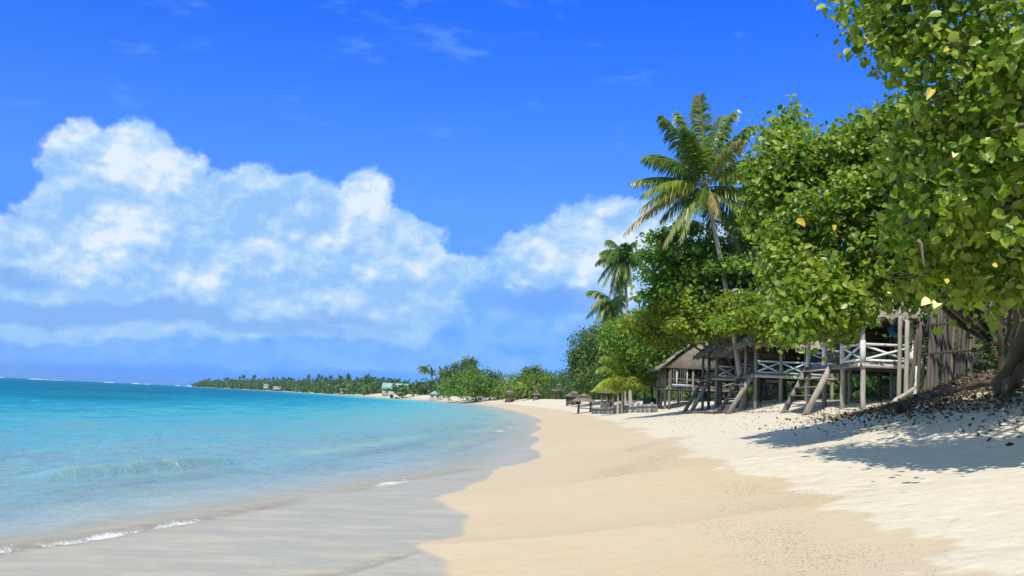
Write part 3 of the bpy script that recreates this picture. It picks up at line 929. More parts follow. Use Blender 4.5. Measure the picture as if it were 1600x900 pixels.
tree('shade_tree', 'dense bushy tree standing right of the small young palm', (17, 78, gz(17, 78)),
     [blob(1005, 530, 76, 2.4, 2.6, 1.8), blob(1035, 540, 72, 2.4, 2.4, 1.9), blob(1000, 560, 78, 2.0, 2.2, 1.8), blob(975, 530, 80, 2.0, 2.2, 1.6), blob(1060, 560, 75, 2.6, 2.0, 1.6)],
     M_LEAF_B, n_cl=900, per=14, cl_r=0.42, size=0.32, seed=13, tb=0.58)
tree('ironwood_tree', 'rounded dense dark green tree at the end of the row, taller than the huts', (17, 138, gz(17, 138)),
     [blob(925, 545, 132, 3.2, 3.5, 2.9), blob(950, 545, 128, 3.2, 3.2, 3.0), blob(914, 565, 134, 2.4, 2.6, 2.4), blob(909, 590, 135, 1.6, 2.4, 2.0), blob(935, 585, 128, 3.2, 3, 2.8),
      blob(970, 560, 124, 3.0, 3, 3.2), blob(965, 590, 122, 2.6, 2.6, 2.2), blob(945, 525, 131, 2.2, 2.2, 1.7), blob(903, 575, 136, 1.2, 1.4, 1.6)],
     M_LEAF_D, n_cl=1700, per=13, cl_r=0.42, size=0.38, seed=14, tb=0.66, trunk_r=0.3, twigs=False)

# trees round the far curve of the beach
def far_tree(name, label, px, py0, Y, blobs, mat, seed, n=260, size=0.8, tb=0.45, group=None):
    b = at(px, py0, Y)
    g0 = gz(b[0], b[1])
    return tree(name, label, (b[0], b[1], g0), [blob(*q) for q in blobs], mat, n_cl=n, per=12, cl_r=size * 1.0, size=size, seed=seed, tb=tb, trunk_r=0.35, twigs=False, group=group, cat='tree')


far_tree('beach_tree', 'wide green tree behind the sand where the far beach bends', 745, 622, 330,
         [(720, 600, 330, 5, 5, 3.8), (745, 602, 325, 6, 5, 3.8), (770, 606, 325, 5, 5, 3.2), (735, 590, 335, 5, 5, 4.5), (700, 608, 335, 3.2, 4, 2.8), (722, 614, 322, 7, 4, 1.6), (780, 612, 320, 3, 4, 2)], M_LEAF_B, 21, 620, 0.75, 0.6)
far_tree('beach_tree', 'tall dark tree poking above the wide green tree on the far beach', 752, 618, 345,
         [(733, 575, 345, 3.5, 4, 3.5), (760, 588, 350, 3.2, 3, 2.6), (712, 580, 350, 2.8, 3, 3.2), (776, 592, 350, 2.2, 3, 2.6), (697, 587, 348, 1.8, 3, 3.2)], M_LEAF_D, 22, 380, 0.7, 0.45)
far_tree('beach_tree', 'bright green bush tree left of the thatched beach hut', 815, 622, 285,
         [(800, 600, 290, 4, 4, 3), (820, 602, 285, 4.5, 4, 3.2), (845, 600, 280, 4.5, 4, 3.6), (865, 604, 270, 3.4, 4, 3.4), (805, 612, 280, 5, 3, 1.8), (850, 613, 262, 4.4, 3, 1.8)], M_LEAF_Y, 23, 620, 0.65, 0.50)
far_tree('beach_tree', 'dark tree rising behind the bright bush tree on the far beach', 855, 618, 300,
         [(832, 588, 305, 3.6, 4, 3.2), (848, 592, 300, 3, 3, 3), (878, 594, 300, 3.6, 3, 3.0)], M_LEAF_D, 24, 300, 0.65, 0.45)

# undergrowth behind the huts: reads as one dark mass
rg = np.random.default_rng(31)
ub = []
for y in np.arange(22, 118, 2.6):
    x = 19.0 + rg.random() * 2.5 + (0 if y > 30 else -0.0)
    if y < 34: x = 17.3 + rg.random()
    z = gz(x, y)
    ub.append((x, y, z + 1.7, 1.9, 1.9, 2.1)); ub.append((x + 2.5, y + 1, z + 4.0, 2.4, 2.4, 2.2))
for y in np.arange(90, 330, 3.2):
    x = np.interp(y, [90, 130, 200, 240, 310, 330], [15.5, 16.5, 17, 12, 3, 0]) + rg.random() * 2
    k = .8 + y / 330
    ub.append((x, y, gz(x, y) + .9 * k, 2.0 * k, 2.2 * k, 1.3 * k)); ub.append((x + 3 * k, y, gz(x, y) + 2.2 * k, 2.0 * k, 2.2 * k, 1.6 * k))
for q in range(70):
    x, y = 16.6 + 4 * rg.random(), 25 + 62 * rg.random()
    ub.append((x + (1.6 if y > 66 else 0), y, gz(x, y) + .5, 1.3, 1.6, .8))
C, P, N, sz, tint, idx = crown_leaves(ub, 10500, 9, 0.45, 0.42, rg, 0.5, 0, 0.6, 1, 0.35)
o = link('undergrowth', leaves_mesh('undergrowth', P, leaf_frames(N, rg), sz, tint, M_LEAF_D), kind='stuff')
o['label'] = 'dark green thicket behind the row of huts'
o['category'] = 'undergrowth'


# ------------------------------------------------------------------ palms
def frond_mesh(p0, tip, lift, rg, mat, width, npair=46, tint=0.45, brown=False, droop=0.5, rach=0.03, origin=(0, 0, 0), wl=1.0):
    p0, tip = np.asarray(p0, float), np.asarray(tip, float)
    L = np.linalg.norm(tip - p0)
    ctrl = (p0 + tip) / 2 + np.array([0, 0, lift * L])
    u = np.linspace(0, 1, 12)[:, None]
    rp = (1 - u) ** 2 * p0 + 2 * u * (1 - u) * ctrl + u ** 2 * tip
    mb = MB()
    mb.tube(rp - origin, np.linspace(rach, rach * 0.2, 12), 4, False, tint=min(1, tint + 0.32))
    t = np.linspace(0.14, 1.0, npair)
    t = np.repeat(t, 2); side = np.tile([1.0, -1.0], npair)
    tt = t[:, None]
    q = (1 - tt) ** 2 * p0 + 2 * tt * (1 - tt) * ctrl + tt ** 2 * tip
    tg = 2 * (1 - tt) * (ctrl - p0) + 2 * tt * (tip - ctrl)
    tg /= np.linalg.norm(tg, axis=1)[:, None]
    sd_ = np.cross(tg, np.array([0, 0, 1.0])); sd_ /= np.linalg.norm(sd_, axis=1)[:, None] + 1e-6
    ln = width * (np.sin(np.clip(t, 0, 1) ** 0.75 * 2.75) * 0.9 + 0.22) * (0.85 + 0.3 * rg.random(len(t)))
    a = 0.55 + 0.5 * t                               # leaflets sweep forward near the tip
    d = sd_ * side[:, None] * np.cos(a)[:, None] + tg * np.sin(a)[:, None]
    dr = droop * (0.7 + 0.6 * rg.random(len(t)))
    d[:, 2] -= dr * 0.45
    d += rg.normal(size=d.shape) * 0.13 + np.array([-0.10, 0, 0])
    d /= np.linalg.norm(d, axis=1)[:, None]
    d2 = d.copy(); d2[:, 2] -= dr * 0.9; d2 /= np.linalg.norm(d2, axis=1)[:, None]
    m1 = q + d * ln[:, None] * 0.5
    e1 = m1 + d2 * ln[:, None] * 0.5
    w = tg * (0.030 + 0.016 * L / 3.5) * wl
    V = np.stack([q - w * .6, q + w * .6, m1 + w * .8, m1 - w * .8, e1], 1) - origin
    k = np.arange(len(t))[:, None] * 5
    mb.V.append(V.reshape(-1, 3)); mb.Q.append(k + np.array([[0, 1, 2, 3]]) + mb.n); mb.T.append(k + np.array([[3, 2, 4]]) + mb.n)
    tn = np.clip(tint + rg.normal(size=len(t)) * 0.08 + (0.15 * (t > 0.85)) + (0.5 * (t > 0.55) if brown else 0), 0, 1)
    mb.A.append(np.repeat(tn, 5)); mb.n += 5 * len(t)
    return mesh_np('frond', np.concatenate(mb.V), [np.concatenate(mb.Q), np.concatenate(mb.T)], mat, False, {'tint': np.concatenate(mb.A)})


def palm(label, base, crown, tips, seed, width=0.75, tr=0.14, mat=None, bend=0.35, npair=46, coco=0, group=None, lift=0.30, droop=0.5, name='coconut_palm', bow=None, wl=1.0):
    rg = np.random.default_rng(seed)
    base, crown = np.array(base, float), np.array(crown, float)
    root = thing(name, label, 'palm tree', base, group)
    u = np.linspace(0, 1, 22)[:, None]
    ctrl = (base + crown) / 2
    ctrl = np.array([base[0] * (1 - bend) + crown[0] * bend, base[1] * (1 - bend) + crown[1] * bend, ctrl[2]]) if bow is None else np.array(bow, float)
    b0 = base - np.array([0, 0, .3])
    pts = (1 - u) ** 2 * b0 + 2 * u * (1 - u) * ctrl + u ** 2 * crown
    rr_ = np.linspace(tr * 1.15, tr * 0.72, 22); rr_[0] *= 1.5; rr_[1] *= 1.15; rr_[::2] *= 1.05
    MB().tube(pts, rr_, 9, tint=0.6).build('trunk', M_PALMBARK, root, True)
    for i, (dx, dy, dz, tn, br) in enumerate(tips):
        tip = crown + np.array([dx, dy, dz]) + rg.normal(size=3) * 0.045 * np.linalg.norm([dx, dy, dz])
        me_ = frond_mesh(crown + rg.normal(size=3) * 0.06, tip, lift * (0.8 + 0.4 * rg.random()), rg, mat or M_PALM, width, npair, tn, br, droop, origin=base, wl=wl)
        link('frond', me_, root)
    for i in range(coco):
        a = rg.random() * 6.28
        c = crown + np.array([math.cos(a) * .25, math.sin(a) * .25 - .1, -0.35 - .2 * rg.random()])
        mb = MB()
        pp = c + np.array([[0, 0, .15], [0, 0, .10], [0, 0, 0], [0, 0, -.10], [0, 0, -.15]])
        mb.tube(pp, [.03, .1, .13, .1, .03], 8).build('coconut', M_COCO, root, True)
    return root


def rtips(n, L, rg, top=0.9, low=-0.6, wind=(-0.25, 0, 0), yk=1.0, sx=1.0, jit=0.0):
    out = []
    for i in range(n):
        a = 2.399 * i + rg.random() * .5
        h = top + (low - top) * (i / (n - 1)) ** 0.9
        v = np.array([math.cos(a), math.sin(a) * yk, h]); v[:2] *= math.sqrt(max(0.15, 1 - min(1, abs(h)) ** 2 * 0.8))
        v = v / np.linalg.norm(v) * L * (0.85 + .3 * rg.random()) + np.array(wind) * L
        v = v + rg.normal(size=3) * jit * L
        v[0] *= sx; v[1] *= sx
        out.append((v[0], v[1], v[2], 0.25 + 0.45 * rg.random(), False))
    return out


k50 = 50 / FPX
TIPS = [(-70, 100, -1.0, .30, 0), (-95, 38, -.6, .30, 0), (-30, 118, .9, .32, 0), (-4, 134, -1.2, .62, 0), (24, 128, 1.0, .35, 0), (56, 104, -.8, .35, 0), (92, 58, .8, .3, 0),
        (-118, -78, -.8, .80, 1), (-100, -22, -1.4, .62, 0), (-62, -48, 1.6, .35, 0), (12, -58, -2.2, .84, 0), (66, -70, -1.0, .42, 0), (104, -22, -.2, .45, 0), (40, 60, -2.6, .80, 0),
        (-46, 62, -2.6, .35, 0), (84, 12, -2.4, .66, 0), (-84, 70, 1.8, .25, 0), (-50, -86, .5, .60, 0), (26, -86, 1.2, .35, 0), (-16, 92, 2.0, .28, 0), (48, 118, .4, .45, 0), (-104, -52, -1.2, .75, 0), (-76, -84, -.4, .68, 0), (-110, 6, .2, .4, 0), (100, -40, -1.0, .55, 0), (112, 34, .2, .5, 0), (-34, -84, -1.0, .55, 0), (-22, -62, -2.5, .40, 0), (60, -100, .8, .35, 0), (88, -62, 1.5, .35, 0), (4, 40, 2.8, .3, 0)]
crown = at(1102, 292, 48.6)
pb = at(1166, 612, 48.6); pb[2] = gz(pb[0], pb[1])
palm('tallest coconut palm, its bare grey trunk rising between the huts', pb, crown, [(a * k50, y, b * k50, min(1, t + .13), bool(c)) for a, b, y, t, c in TIPS], 5, 0.95, 0.145, coco=7, npair=64, bow=at(1142, 470, 48.6), lift=0.24, droop=1.35, wl=1.3)
rg = np.random.default_rng(8)
c2 = at(975, 400, 100)
palm('slim coconut palm behind the layered tree, the taller of two', (c2[0] + 1.2, 100, gz(c2[0] + 1.2, 100)), c2, rtips(34, 3.6, rg, 0.9, -1.9, (-.12, 0, -.25), 1, .72, .10), 81, 1.3, 0.16, coco=4, npair=44, droop=1.5, wl=1.7)
c3 = at(955, 470, 104)
palm('slim coconut palm with ragged drooping fronds, the shorter of two', (c3[0] + 2.0, 104, gz(c3[0] + 2, 104)), c3, [(a, b, c, min(1, t + .2), False) for a, b, c, t, _ in rtips(30, 2.9, rg, 0.6, -2.0, (-.1, 0, -.2), 1, .75, .10)], 82, 1.2, 0.15, npair=40, droop=1.5, wl=1.7)
c4 = at(974, 598, 76)
palm('short young palm with arching yellow-green fronds by the low wall', (c4[0], 76, gz(c4[0], 76)), c4,
     [(-1.9, 0, 1.1, .55, 0), (-1.2, -.6, 2.2, .6, 0), (.3, -.4, 2.7, .5, 0), (1.8, -.5, 1.9, .55, 0), (2.7, 0, .8, .7, 0), (2.8, -.8, -.2, .6, 0), (-2.2, -.8, -.4, .85, 0), (1.2, -1.6, .2, .8, 0), (-.8, -1.8, .3, .7, 0), (2.2, .8, 2.8, .5, 0), (-1.6, .9, 2.0, .4, 0), (.9, .6, 3.2, .45, 0)],
     83, 1.0, 0.14, M_PALM_Y, npair=44, lift=0.42, droop=1.0, name='young_palm', wl=1.4)
c5 = at(966, 618, 74)
palm('low clump of bright palm leaves on top of the low wall', (c5[0], 74, gz(c5[0], 74) + .1), c5 + np.array([0, 0, .1]),
     [(-1.9, -.4, .5, .8, 0), (-1.1, -.5, .9, .6, 0), (.9, -.5, 1.0, .7, 0), (1.9, -.4, .6, .85, 0), (2.6, 0, .1, .7, 0), (0, -.9, .9, .6, 0), (1.4, .5, 1.3, .5, 0)], 84, 0.7, 0.1, M_PALM_Y, npair=30, lift=.4, droop=.8, name='young_palm', wl=1.4)
c6 = at(1028, 575, 76)
palm('young palm leaning against the gabled hut roof', (c6[0] + .3, 76, gz(c6[0] + .3, 76)), at(1022, 600, 76),
     [(-.9, -.4, 2.2, .6, 0), (.3, -.6, 3.0, .55, 0), (1.1, -.3, 2.6, .5, 0), (-1.7, -.3, .9, .7, 0), (-1.5, -.5, -.4, .8, 0), (1.2, -.7, 1.2, .7, 0)], 85, 0.5, 0.1, M_PALM_Y, npair=24, lift=.3, droop=.6, name='young_palm')
for i, (px, py, Y, gp, lab) in enumerate([(665, 577, 380, 700, 'lone palm crown standing clear against the sky on a very thin trunk'), (833, 582, 300, 840, 'bushy palm over the far beach trees left of the round hut'),
                                          (735, 566, 350, 738, 'tallest palm in the far clump above the sand spit'), (700, 585, 345, 702, 'palm at the left end of the far clump'),
                                          (826, 606, 262, 828, 'pale low palm in front of the bright bush tree')]):
    c = at(px, py, Y); b = at(gp, 622, Y)
    palm(lab, (b[0], b[1], gz(b[0], b[1])), c, rtips(13, 3.0 if i else 2.6, rg, .8, -.9), 90 + i, 1.2 if i else 1.6, 0.20 if i else 0.09, npair=18, droop=1.1, wl=3.2, mat=M_PALM_Y if i == 4 else None)


# ------------------------------------------------------------------ huts on stilts
FZ = 3.72                                             # floor level


def thatch_roof(root, x0, x1, y0, y1, ze, zr, hipy=1.0, mat=None, seed=1, gable=False, tiers=9):
    """layered, ragged palm thatch; ridge runs along y"""
    rg = np.random.default_rng(seed)
    xm = (x0 + x1) / 2
    mb = MB()
    cor = lambda t: (x0 + (xm - 0.12 - x0) * t, x1 + (xm + 0.12 - x1) * t, y0 + (0 if gable else hipy) * t, y1 - (0 if gable else hipy) * t, ze + (zr - ze) * t)
    fr = MB()
    for k in range(tiers):
        t0, t1 = k / tiers, min(1, (k + 1.6) / tiers)
        a0, a1, b0, b1, z0 = cor(t0)
        c0, c1, d0, d1, z1 = cor(t1)
        z0 += 0.045; 
        ring0 = [(a0, b0), (a1, b0), (a1, b1), (a0, b1)]
        ring1 = [(c0, d0), (c1, d0), (c1, d1), (c0, d1)]
        for s_ in range(4):
            if gable and s_ in (0, 2): continue
            p, q = np.array(ring0[s_]), np.array(ring0[(s_ + 1) % 4])
            p1, q1 = np.array(ring1[s_]), np.array(ring1[(s_ + 1) % 4])
            n = max(3, int(np.linalg.norm(q - p) / 0.16))
            V = []
            out = np.array([(q - p)[1], -(q - p)[0]]); out /= np.linalg.norm(out)
            for i in range(n + 1):
                u = i / n
                jz = -0.22 * rg.random() ** 1.5; jo = 0.10 * rg.random()
                lo = p * (1 - u) + q * u + out * jo
                hi = p1 * (1 - u) + q1 * u
                V += [(lo[0], lo[1], z0 + jz), (hi[0], hi[1], z1), (lo[0], lo[1], z0 + jz - 0.06)]
            Q = []
            for i in range(n):
                Q += [(i * 3, i * 3 + 3, i * 3 + 4, i * 3 + 1), (i * 3 + 2, i * 3 + 5, i * 3 + 3, i * 3)]
            mb.add(V, Q, None, 0.35 + 0.4 * rg.random())
            # hanging straw
            if k % 2 == 0:
                m = n * 2
                us = rg.random(m)[:, None]
                lo = p * (1 - us) + q * us
                for j in range(m):
                    l_ = 0.15 + 0.3 * rg.random(); w_ = 0.03 + .05 * rg.random()
                    dd = (q - p) / np.linalg.norm(q - p)
                    sx = out * 0.05
                    P0 = lo[j]
                    fr.add([(P0[0], P0[1], z0 - .03), (P0[0] + dd[0] * w_, P0[1] + dd[1] * w_, z0 - .03), (P0[0] + sx[0] + dd[0] * w_ * .5 + rg.normal() * .04, P0[1] + sx[1] + dd[1] * w_ * .5, z0 - .03 - l_)], None, [(0, 1, 2)])
    if gable:
        for yy in (y0 + 0.25, y1 - 0.25):
            V = [(x0 + .3, yy, ze + 0.02), (x1 - .3, yy, ze + 0.02), (xm, yy, zr - 0.15)]
            mb.add(V + [(v[0], v[1] + .05, v[2]) for v in V], [(0, 1, 4, 3), (1, 2, 5, 4), (2, 0, 3, 5)], [(2, 1, 0), (3, 4, 5)], 0.3)
    rf = mb.build('roof', mat or M_THATCH, root)
    fr.build('thatch_fringe', mat or M_THATCH, rf, kind='stuff')
    rm = MB()
    yy = np.linspace(y0 + (0 if gable else hipy), y1 - (0 if gable else hipy), 7)
    rm.tube([(xm + rg.normal() * .02, y, zr + .03 + rg.normal() * .02) for y in yy], 0.13, 7, wob=.4).build('ridge_cap', mat or M_THATCH, rf)
    return rf


def rail(root, a, b, z, h, mat, t=0.068, name='railing'):
    """one bay of railing: top and bottom rail with a cross of braces, each a sub-part"""
    a, b = np.array(a, float), np.array(b, float)
    A0, B0 = np.array([*a, z]), np.array([*b, z])
    up = np.array([0, 0, 1.0])
    r_ = MB().beam(A0 + up * h, B0 + up * h, t * 1.4, t * 1.3).build(name, mat, root)
    MB().beam(A0 + up * .07, B0 + up * .07, t, t * 1.2).build('bottom_rail', mat, r_)
    off = np.cross(B0 - A0, up); off = off / np.linalg.norm(off) * t * 0.30
    e = 0.05
    MB().beam(A0 + up * (.11) + off, B0 + up * (h - .06) + off, t * .5, t * 1.1).build('brace', mat, r_)
    MB().beam(A0 + up * (h - .06) - off, B0 + up * (.11) - off, t * .5, t * 1.1).build('brace', mat, r_)


def post(root, x, y, z1, r, mat, z0=None, name='post', lean=0.03):
    z0 = gz(x, y) - 0.3 if z0 is None else z0
    k = 6
    u = np.linspace(0, 1, k)
    pts = [(x + random.uniform(-lean, lean) * .5 + random.uniform(-1, 1) * 0.006, y + random.uniform(-1, 1) * .006, z0 + (z1 - z0) * q) for q in u]
    MB().tube(pts, r * np.linspace(1.08, .94, k), 9, wob=.10).build(name, mat, root, True)


def stairs(root, x_top, z_top, x_bot, ya, yb, n=6, w=0.22, mat=None):
    """steep open steps going down to the sea side between two plank stringers"""
    mat = mat or M_WOOD
    zb = gz(x_bot, (ya + yb) / 2) - 0.1
    for i, y in enumerate((ya, yb)):
        MB().beam((x_top, y, z_top), (x_bot, y, zb), 0.055, w, up=(0, 0, 1)).build('stringer', M_WOOD_PALE if i == 0 else mat, root)
    for k in range(n - 1):
        u = (k + 0.6) / n
        x, z = x_top + (x_bot - x_top) * u, z_top + (zb - z_top) * u + .03
        MB().beam((x, ya + .03, z), (x, yb - .03, z), 0.24, 0.035).build('tread', M_WOOD_PALE if k < 2 else mat, root)


def fale(label, y0, y1, x0=12.2, x1=15.4, nb=2, railm=M_WHITE, seed=1, eave=5.2, ridge=7.0, stair=None, fz=FZ, postm=M_WOOD, bays_side=2, blinds=True, wall=None, gable=False, xover=.55, name='beach_hut', skiprail=()):
    random.seed(seed)
    rg = np.random.default_rng(seed)
    root = thing(name, label, 'hut', ((x0 + x1) / 2, (y0 + y1) / 2, gz((x0 + x1) / 2, (y0 + y1) / 2)))
    xs = np.linspace(x0, x1, bays_side + 1)
    ys = np.linspace(y0, y1, nb + 1)
    pts = [(x, y) for x in xs for y in (y0, y1)] + [(x, y) for x in (x0, x1) for y in ys[1:-1]]
    for x, y in pts:
        post(root, x + rg.normal() * .01, y + rg.normal() * .01, eave + 0.12, 0.085, postm)
    for x in np.linspace(x0 + .5, x1 - .4, 3):         # inner stilts under the floor
        post(root, x, (y0 + y1) / 2 + rg.normal() * .2, fz - .16, 0.075, M_WOOD_DARK, name='stilt')
    # floor: joists and boards
    mb = MB()
    n = int((x1 - x0 + .2) / .14)
    for i in range(n):
        x = x0 - .1 + (i + .5) * (x1 - x0 + .2) / n
        mb.beam((x, y0 - .14 + rg.normal() * .015, fz), (x, y1 + .14 + rg.normal() * .015, fz), .128, .03)
    mb.build('floor_boards', M_WOOD, root)
    for y in (y0 - 0.115, y1 + 0.115):
        MB().beam((x0 - .22, y, fz - .09), (x1 + .2, y, fz - .09), .05, .14).build('floor_beam', M_WOOD_PALE if y == y0 - .115 else M_WOOD, root)
    for x in (x0 - .115, x1 + .115):
        MB().beam((x, y0 - .14, fz - .092), (x, y1 + .14, fz - .092), .05, .13).build('floor_beam', M_WOOD, root)
    for y in (y0, y1):
        MB().beam((x0 - .3, y, eave + .06), (x1 + .3, y, eave + .06), .07, .12).build('roof_beam', M_WOOD_DARK, root)
    for x in (x0, x1):
        MB().beam((x, y0 - .3, eave + .18), (x, y1 + .3, eave + .18), .07, .10).build('roof_beam', M_WOOD_DARK, root)
    # railings on the near side and the sea side
    H = .62
    for i in range(len(xs) - 1):
        rail(root, (xs[i] + .1, y0 - .02), (xs[i + 1] - .1, y0 - .02), fz + .03, H, railm)
        rail(root, (xs[i] + .1, y1 + .02), (xs[i + 1] - .1, y1 + .02), fz + .03, H, railm)
    for i in range(nb):
        if i in skiprail: continue
        rail(root, (x0 - .02, ys[i] + .1), (x0 - .02, ys[i + 1] - .1), fz + .03, H, railm)
    # woven blinds, rolled or hanging, on the landward and far sides
    if blinds:
        for i in range(nb):
            zt = eave; zb_ = eave - (0.5 + 0.9 * rg.random())
            MB().beam((x1 + .02, (ys[i] + ys[i + 1]) / 2, (zt + fz) / 2), (x1 + .02, (ys[i] + ys[i + 1]) / 2 + .001, (zt + fz) / 2), .03, .03)
            m = MB()
            for s_ in range(7):
                za = zt - (zt - zb_) * s_ / 7; zc = zt - (zt - zb_) * (s_ + 1) / 7
                m.beam((x1 - .06 - .02 * (s_ % 2), ys[i] + .1, (za + zc) / 2), (x1 - .06 - .02 * (s_ % 2), ys[i + 1] - .1, (za + zc) / 2), .02, abs(za - zc) * .98)
            m.build('blind', M_MAT, root)
        m = MB()
        for s_ in range(6):
            zc = eave - .08 - s_ * .14
            m.beam((x0 + .9, y1 - .06 - .02 * (s_ % 2), zc), (x1 - .1, y1 - .06 - .02 * (s_ % 2), zc), .02, .138)
        m.build('blind', M_MAT, root)
    if wall:
        for (xa, ya, xb, yb, za, zb_) in wall:
            L = math.hypot(xb - xa, yb - ya); m = max(2, int(L / .16))
            for i in range(m):
                u = (i + .5) / m
                x, y = xa + (xb - xa) * u, ya + (yb - ya) * u
                MB().beam((x, y, za - rg.random() * .04), (x, y, zb_), .022, .95 * L / m, up=(yb - ya, xa - xb, 0)).build('wall_board', M_WOOD, root)
    thatch_roof(root, x0 - xover, x1 + xover, y0 - .5, y1 + .5, eave, ridge, 1.0, seed=seed, gable=gable)
    if stair:
        stairs(root, x0 - .12, fz + .02, stair[2], stair[0], stair[1], mat=M_WOOD)
    return root


# hut 1 with the white cross-braced deck
h1 = fale('stilt deck hut with the brightest white cross-braced railing, under the hanging leaves', 32.0, 37.8, 12.2, 15.6, nb=3, seed=2, stair=(34.75, 37.5, 11.05), skiprail=(1, 2), postm=M_WOOD_PALE, eave=5.35, ridge=7.3, bays_side=2)
# paint on the lower part of the deck posts, as sleeves a few millimetres proud
for x, y in ((12.2, 32.0), (12.2, 33.93), (12.2, 35.87), (12.2, 37.8), (13.9, 32.0)):
    MB().tube([(x, y, FZ + .02), (x, y, FZ + .4), (x, y, FZ + .78)], .098, 9).build('painted_sleeve', M_WHITE, h1, True)
# blue tarpaulin bundled in the corner of the deck
tarp = MB()
rg = np.random.default_rng(4)
nn = 7
V = [(13.35 + .42 * math.sin(j * .9) * (1 - .2 * i) + .06 * rg.normal(), 32.5 + .08 * i + .05 * rg.normal(), 4.95 - .17 * i + .05 * rg.normal() - .06 * abs(j - 3)) for i in range(5) for j in range(nn)]
V = [(13.28 + .055 * j + .02 * rg.normal(), 32.45 + .10 * ((i + j) % 2) + .04 * rg.normal(), 5.10 - .085 * i + .03 * rg.normal() - .04 * abs(j - 3)) for i in range(5) for j in range(nn)]
Q = [(i * nn + j, i * nn + j + 1, (i + 1) * nn + j + 1, (i + 1) * nn + j) for i in range(4) for j in range(nn - 1)]
tarp.add(V, Q)
o = tarp.build('tarpaulin', M_TARP, None, origin=(13.5, 32.5, 5))
o['label'] = 'crumpled bright blue cloth hanging at the edge of the nearest deck'; o['category'] = 'tarpaulin'

h2 = fale('second nearest thatched stilt hut, pale blue-grey rails and open steps left of it', 46.0, 49.6, 12.2, 16.0, nb=2, seed=3, railm=M_BLUEP, stair=(45.9, 48.0, 10.8), skiprail=(0, 1), bays_side=3, eave=5.15, ridge=6.9)
h3 = fale('thatched stilt hut with white railing behind the palm trunk', 53.6, 57.4, 12.0, 15.4, nb=2, seed=4, railm=M_WHITE, stair=(54.6, 56.6, 10.7), skiprail=(0, 1), bays_side=3, eave=5.05, ridge=7.1)
h4 = fale('farthest stilt hut, with a sloping gable roof and weathered board wall', 68.5, 74, 11.9, 17.0, nb=3, seed=5, railm=M_WOOD, fz=3.35, eave=4.75, ridge=7.4, gable=True, bays_side=3, xover=.75,
          wall=[(11.9, 68.3, 13.2, 68.3, 3.4, 4.7), (11.9, 70.2, 11.9, 73.8, 3.4, 4.7), (13.2, 73.6, 17, 73.6, 3.4, 4.8), (12.2, 68.4, 13.0, 68.4, 1.9, 3.2)], blinds=False)
for (x, z0, z1) in ((12.35, 3.4, 4.5), (13.1, 3.4, 4.5)):
    MB().beam((x, 68.15, z0), (x, 68.15, z1), .07, .07).build('window_frame', M_BLUEP, h4)
MB().beam((12.0, 68.13, 3.55), (13.5, 68.13, 3.55), .09, .1).build('window_frame', M_BLUEP, h4)


def small_hut(label, px, Y, w, h, seed, posts=True, group=None, name='thatched_shelter', x=None, roofh=.5, body=True):
    """open round shelter: posts, low wall and a cone of thatch in tiers"""
    rg = np.random.default_rng(seed)
    b = at(px, 630, Y); cx, cy = b[0], b[1]
    z = gz(cx, cy)
    root = thing(name, label, 'hut', (cx, cy, z), group)
    n = 14
    ze = z + h * (1 - roofh)
    mb = MB()
    T = 6
    for k in range(T):
        r0 = w / 2 * (1 - k / T) + .06; r1 = w / 2 * max(0.02, 1 - (k + 1.5) / T)
        z0 = ze + h * roofh * k / T; z1 = ze + h * roofh * min(1, (k + 1.5) / T)
        V = []
        for i in range(n):
            a = i * 2 * math.pi / n
            j = 1 + .08 * rg.random()
            V += [(cx + math.cos(a) * r0 * j, cy + math.sin(a) * r0 * j, z0 - .12 * rg.random()), (cx + math.cos(a) * r1, cy + math.sin(a) * r1, z1)]
        mb.add(V, [(2 * i, 2 * ((i + 1) % n), 2 * ((i + 1) % n) + 1, 2 * i + 1) for i in range(n)])
    rf = mb.build('roof', M_THATCH_D, root)
    MB().tube([(cx, cy, ze + h * roofh - .15), (cx, cy, ze + h * roofh + .22)], [.16, .05], 7).build('finial', M_THATCH_D, rf)
    for i in range(6):
        a = i * math.pi / 3 + .3
        post(root, cx + math.cos(a) * w * .36, cy + math.sin(a) * w * .36, ze + .15, .09, M_WOOD_DARK)
    if body:
        m = MB()
        for i in range(12):
            a0, a1 = i * math.pi / 6 + .3, (i + 1) * math.pi / 6 + .3
            if i == 9: continue
            r = w * .37
            m.beam((cx + math.cos(a0) * r, cy + math.sin(a0) * r, z + .45), (cx + math.cos(a1) * r, cy + math.sin(a1) * r, z + .45), .06, .8)
        m.build('wall', M_WOOD_DARK, root)
    return root


small_hut('round thatched hut with a pointed roof alone on the far sand', 873, 232, 4.0, 4.1, 1)
small_hut('small thatched hut half hidden among the far beach trees', 796, 268, 3.6, 4.4, 2)
small_hut('tiny dark thatched shelter under the pale low palm', 838, 246, 2.6, 2.6, 3)
small_hut('brown thatched shelter peeping over the palm clump by the low wall', 949, 98, 1.9, 2.9, 4, roofh=.35)
small_hut('grey thatched shelter just left of the open beach umbrella', 896, 148, 3.2, 2.3, 5, roofh=.45)
small_hut('dark narrow thatched hut squeezed against the gabled hut', 1018, 78, 1.9, 3.3, 6, roofh=.42)

